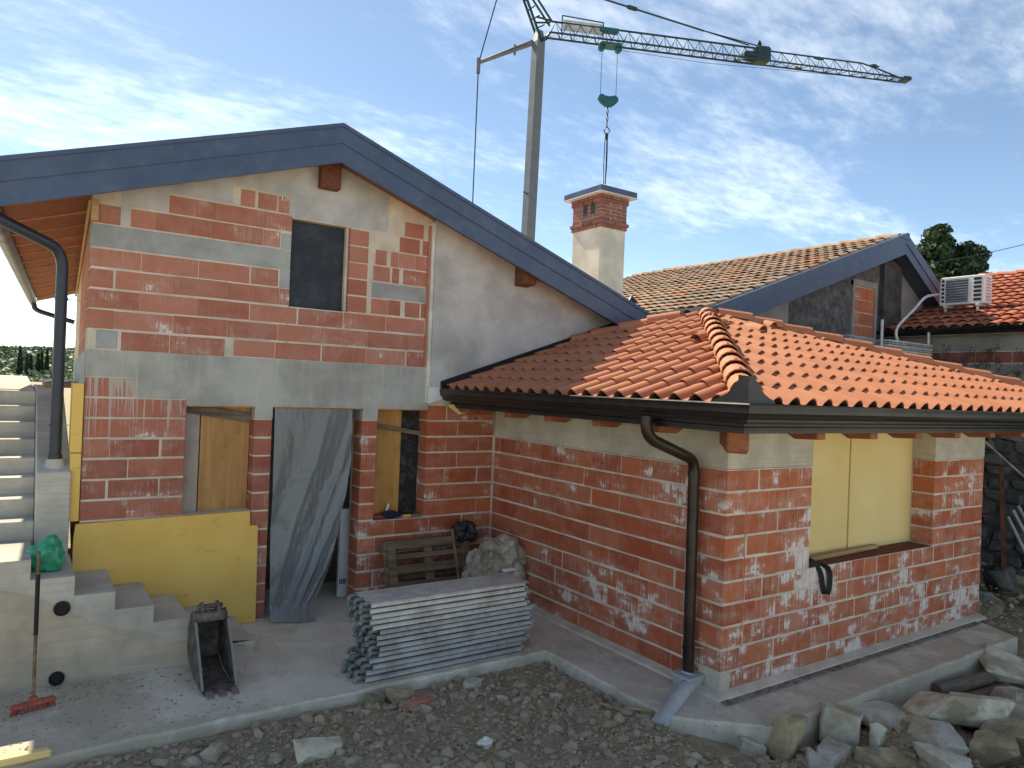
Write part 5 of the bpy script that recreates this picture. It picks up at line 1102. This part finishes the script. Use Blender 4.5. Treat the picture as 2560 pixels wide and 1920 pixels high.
t = ob('brick_shard', MB().box(-.13, .13, -.045, .045, -.04, .04).mesh('brick_shard', m_brick_up, bevel=.008), None, (-2.30, 1.25, -.05), Matrix.Rotation(.2, 3, 'Z') @ Matrix.Rotation(.1, 3, 'Y')); tag(t, 'pinkish brick shard lying in the dirt near the slab edge', 'brick')
t = blob('paper_scrap', m_chim, (-2.18, .40, -.05), (.06, .05, .035), 9, .6, 2.2, 3, True, None, 20); tag(t, 'whitish crumpled scrap in the dirt at the bottom centre', 'scrap')
lg = thing('log', 'dark round log lying beside the annex footing', 'log', (2.85, -.74, -.2)); MB().tube([(2.42, -.68, -.19), (2.8, -.735, -.185), (3.25, -.80, -.18)], [.075, .08, .07], 12).build('trunk', m_greywood, lg, smooth=50, bevel=0); t = MB().tube([(2.75, -.86, -.25), (3.35, -.95, -.24)], .05, 10).build('log', m_greywood, smooth=50); tag(t, 'thinner grey log just in front of the round log', 'log')
rr = random.Random(77)
for i, lb in enumerate(('stone heap piece nearest the far annex corner', 'dark stone deep in the passage beside the annex', 'dark stone below the rope in the passage', 'dark angular stone at the right picture edge of the passage', 'dark flat stone behind the leaning tubes', 'mossy stone at the foot of the passage heap', 'grey stone on top of the passage heap')):
    tag(stone('dark_stone', m_darkstone if i % 2 else m_st_grey, (6.2+rr.uniform(-.5, 1.7), .55+rr.uniform(-.6, .8), -.15+rr.uniform(0, .35)), (rr.uniform(.35, .6), rr.uniform(.3, .5), rr.uniform(.25, .4)), 80+i, rr.uniform(0, 3), (rr.uniform(-.4, .4), rr.uniform(-.4, .4))), lb, 'stone', 'stones in the passage')
for i, (a, b, lb) in enumerate((((7.6, .75, .95), (7.55, .10, -.3), 'left galvanised tube of the leaning bundle at the right edge'), ((7.7, .72, 1.05), (7.75, .02, -.3), 'middle galvanised tube of the leaning bundle at the right edge'), ((7.95, .75, 1.1), (8.0, .0, -.3), 'right galvanised tube of the leaning bundle at the right edge'))):
    tag(MB().tube([a, b], .028, 10).build('steel_tube', m_galvd, smooth=50), lb, 'tube', 'leaning steel tubes')
tag(MB().bar((7.7, .9, 1.7), (6.9, .5, .1), .06, .04).build('rusty_bar', simple('rust', (.16, .06, .035), .9, var=.4)), 'rusty red-brown bar leaning in the passage', 'bar')
# earth clods and gravel
rngc = random.Random(99); base_r = []
for i in range(10):
    bm = bmesh.new(); bmesh.ops.create_icosphere(bm, subdivisions=1, radius=1)
    for v_ in bm.verts: v_.co *= 1+.45*noise.noise(v_.co*1.6+Vector((i*5.1, i, 0)))
    base_r.append(([v_.co.copy() for v_ in bm.verts], [tuple(v2.index for v2 in f_.verts) for f_ in bm.faces])); bm.free()
mb = MB()
def scatter(n, area, smin, smax, dens=None):
    k_ = 0
    while k_ < n:
        x = rngc.uniform(area[0], area[1]); y = rngc.uniform(area[2], area[3])
        if dens and rngc.random() > dens(x, y): continue
        s_ = smin*(smax/smin)**(rngc.random()**2.2); vs, fs = base_r[rngc.randrange(10)]
        z0 = ground_z(x, y) if not (y > 1.62 or (x > -.7 and y > -.62)) else 0.0
        m = Matrix.Rotation(rngc.uniform(0, 6.28), 3, 'Z') @ Matrix.Rotation(rngc.uniform(-.5, .5), 3, 'X') @ Matrix.Diagonal((s_*rngc.uniform(.8, 1.5), s_*rngc.uniform(.7, 1.1), s_*rngc.uniform(.45, .85)))
        o = Vector((x, y, z0+s_*.15)); mb.add([o+m @ v_ for v_ in vs], fs); k_ += 1
def dirt_ok(x, y):
    if y > 1.60: return 0
    if x > -.72 and y > -.64: return 0
    return 1
scatter(15000, (-5.4, .6, -1.0, 1.61), .004, .022, dirt_ok); scatter(2000, (-5.4, .6, -1.0, 1.6), .02, .06, dirt_ok)
scatter(3200, (-.3, 4.8, -2.0, -.62), .006, .05); scatter(900, (4.6, 8.5, -1.2, 1.8), .012, .07)
scatter(1500, (-5.6, -3.6, 1.66, 2.9), .003, .016, lambda x, y: .25+.75*smooth01((y-2.3)/.5)*smooth01((-4.2-x)/.5)); scatter(260, (-3.6, -.75, 1.64, 3.7), .003, .012); scatter(120, (-.6, 4.3, -.6, -.12), .003, .010)
me = bpy.data.meshes.new('clods'); me.from_pydata(mb.v, [], mb.f); me.materials.append(m_clod); me.polygons.foreach_set('use_smooth', [True]*len(me.polygons)); me.set_sharp_from_angle(angle=rad(45))
tag(ob('earth_clods', me), 'loose clods of earth and gravel strewn over the plot', 'earth', kind='stuff')
# splinters of timber in the dirt
rs_ = random.Random(13)
lbs = ['long pale splinter in the dirt before the annex side', 'short splinter near the bottom centre', 'thin splinter right of the bottom centre', 'pale stick beside the drain gully', 'small offcut near the plank stack corner']
for i, (x, y, l) in enumerate(((-1.35, .62, .24), (-1.9, .35, .10), (-.95, .35, .22), (-.78, .15, .20), (-.72, 1.55, .05))):
    a = rs_.uniform(0, 3); z0 = ground_z(x, y)+.03; tag(MB().bar((x-math.cos(a)*l/2, y-math.sin(a)*l/2, z0), (x+math.cos(a)*l/2, y+math.sin(a)*l/2, z0+.02), .018, .01).build('splinter', m_batten), lbs[i], 'splinter', 'wood splinters in the dirt')
tag(MB().prism([(-5.6, 1.60), (-4.93, 1.60), (-4.95, 1.67), (-5.6, 1.70)], 'z', .003, .055).build('pale_strip', m_xps2, bevel=.01), 'pale yellow strip on the slab edge at the bottom left corner', 'scrap')  # raised pale yellow strip along the slab edge
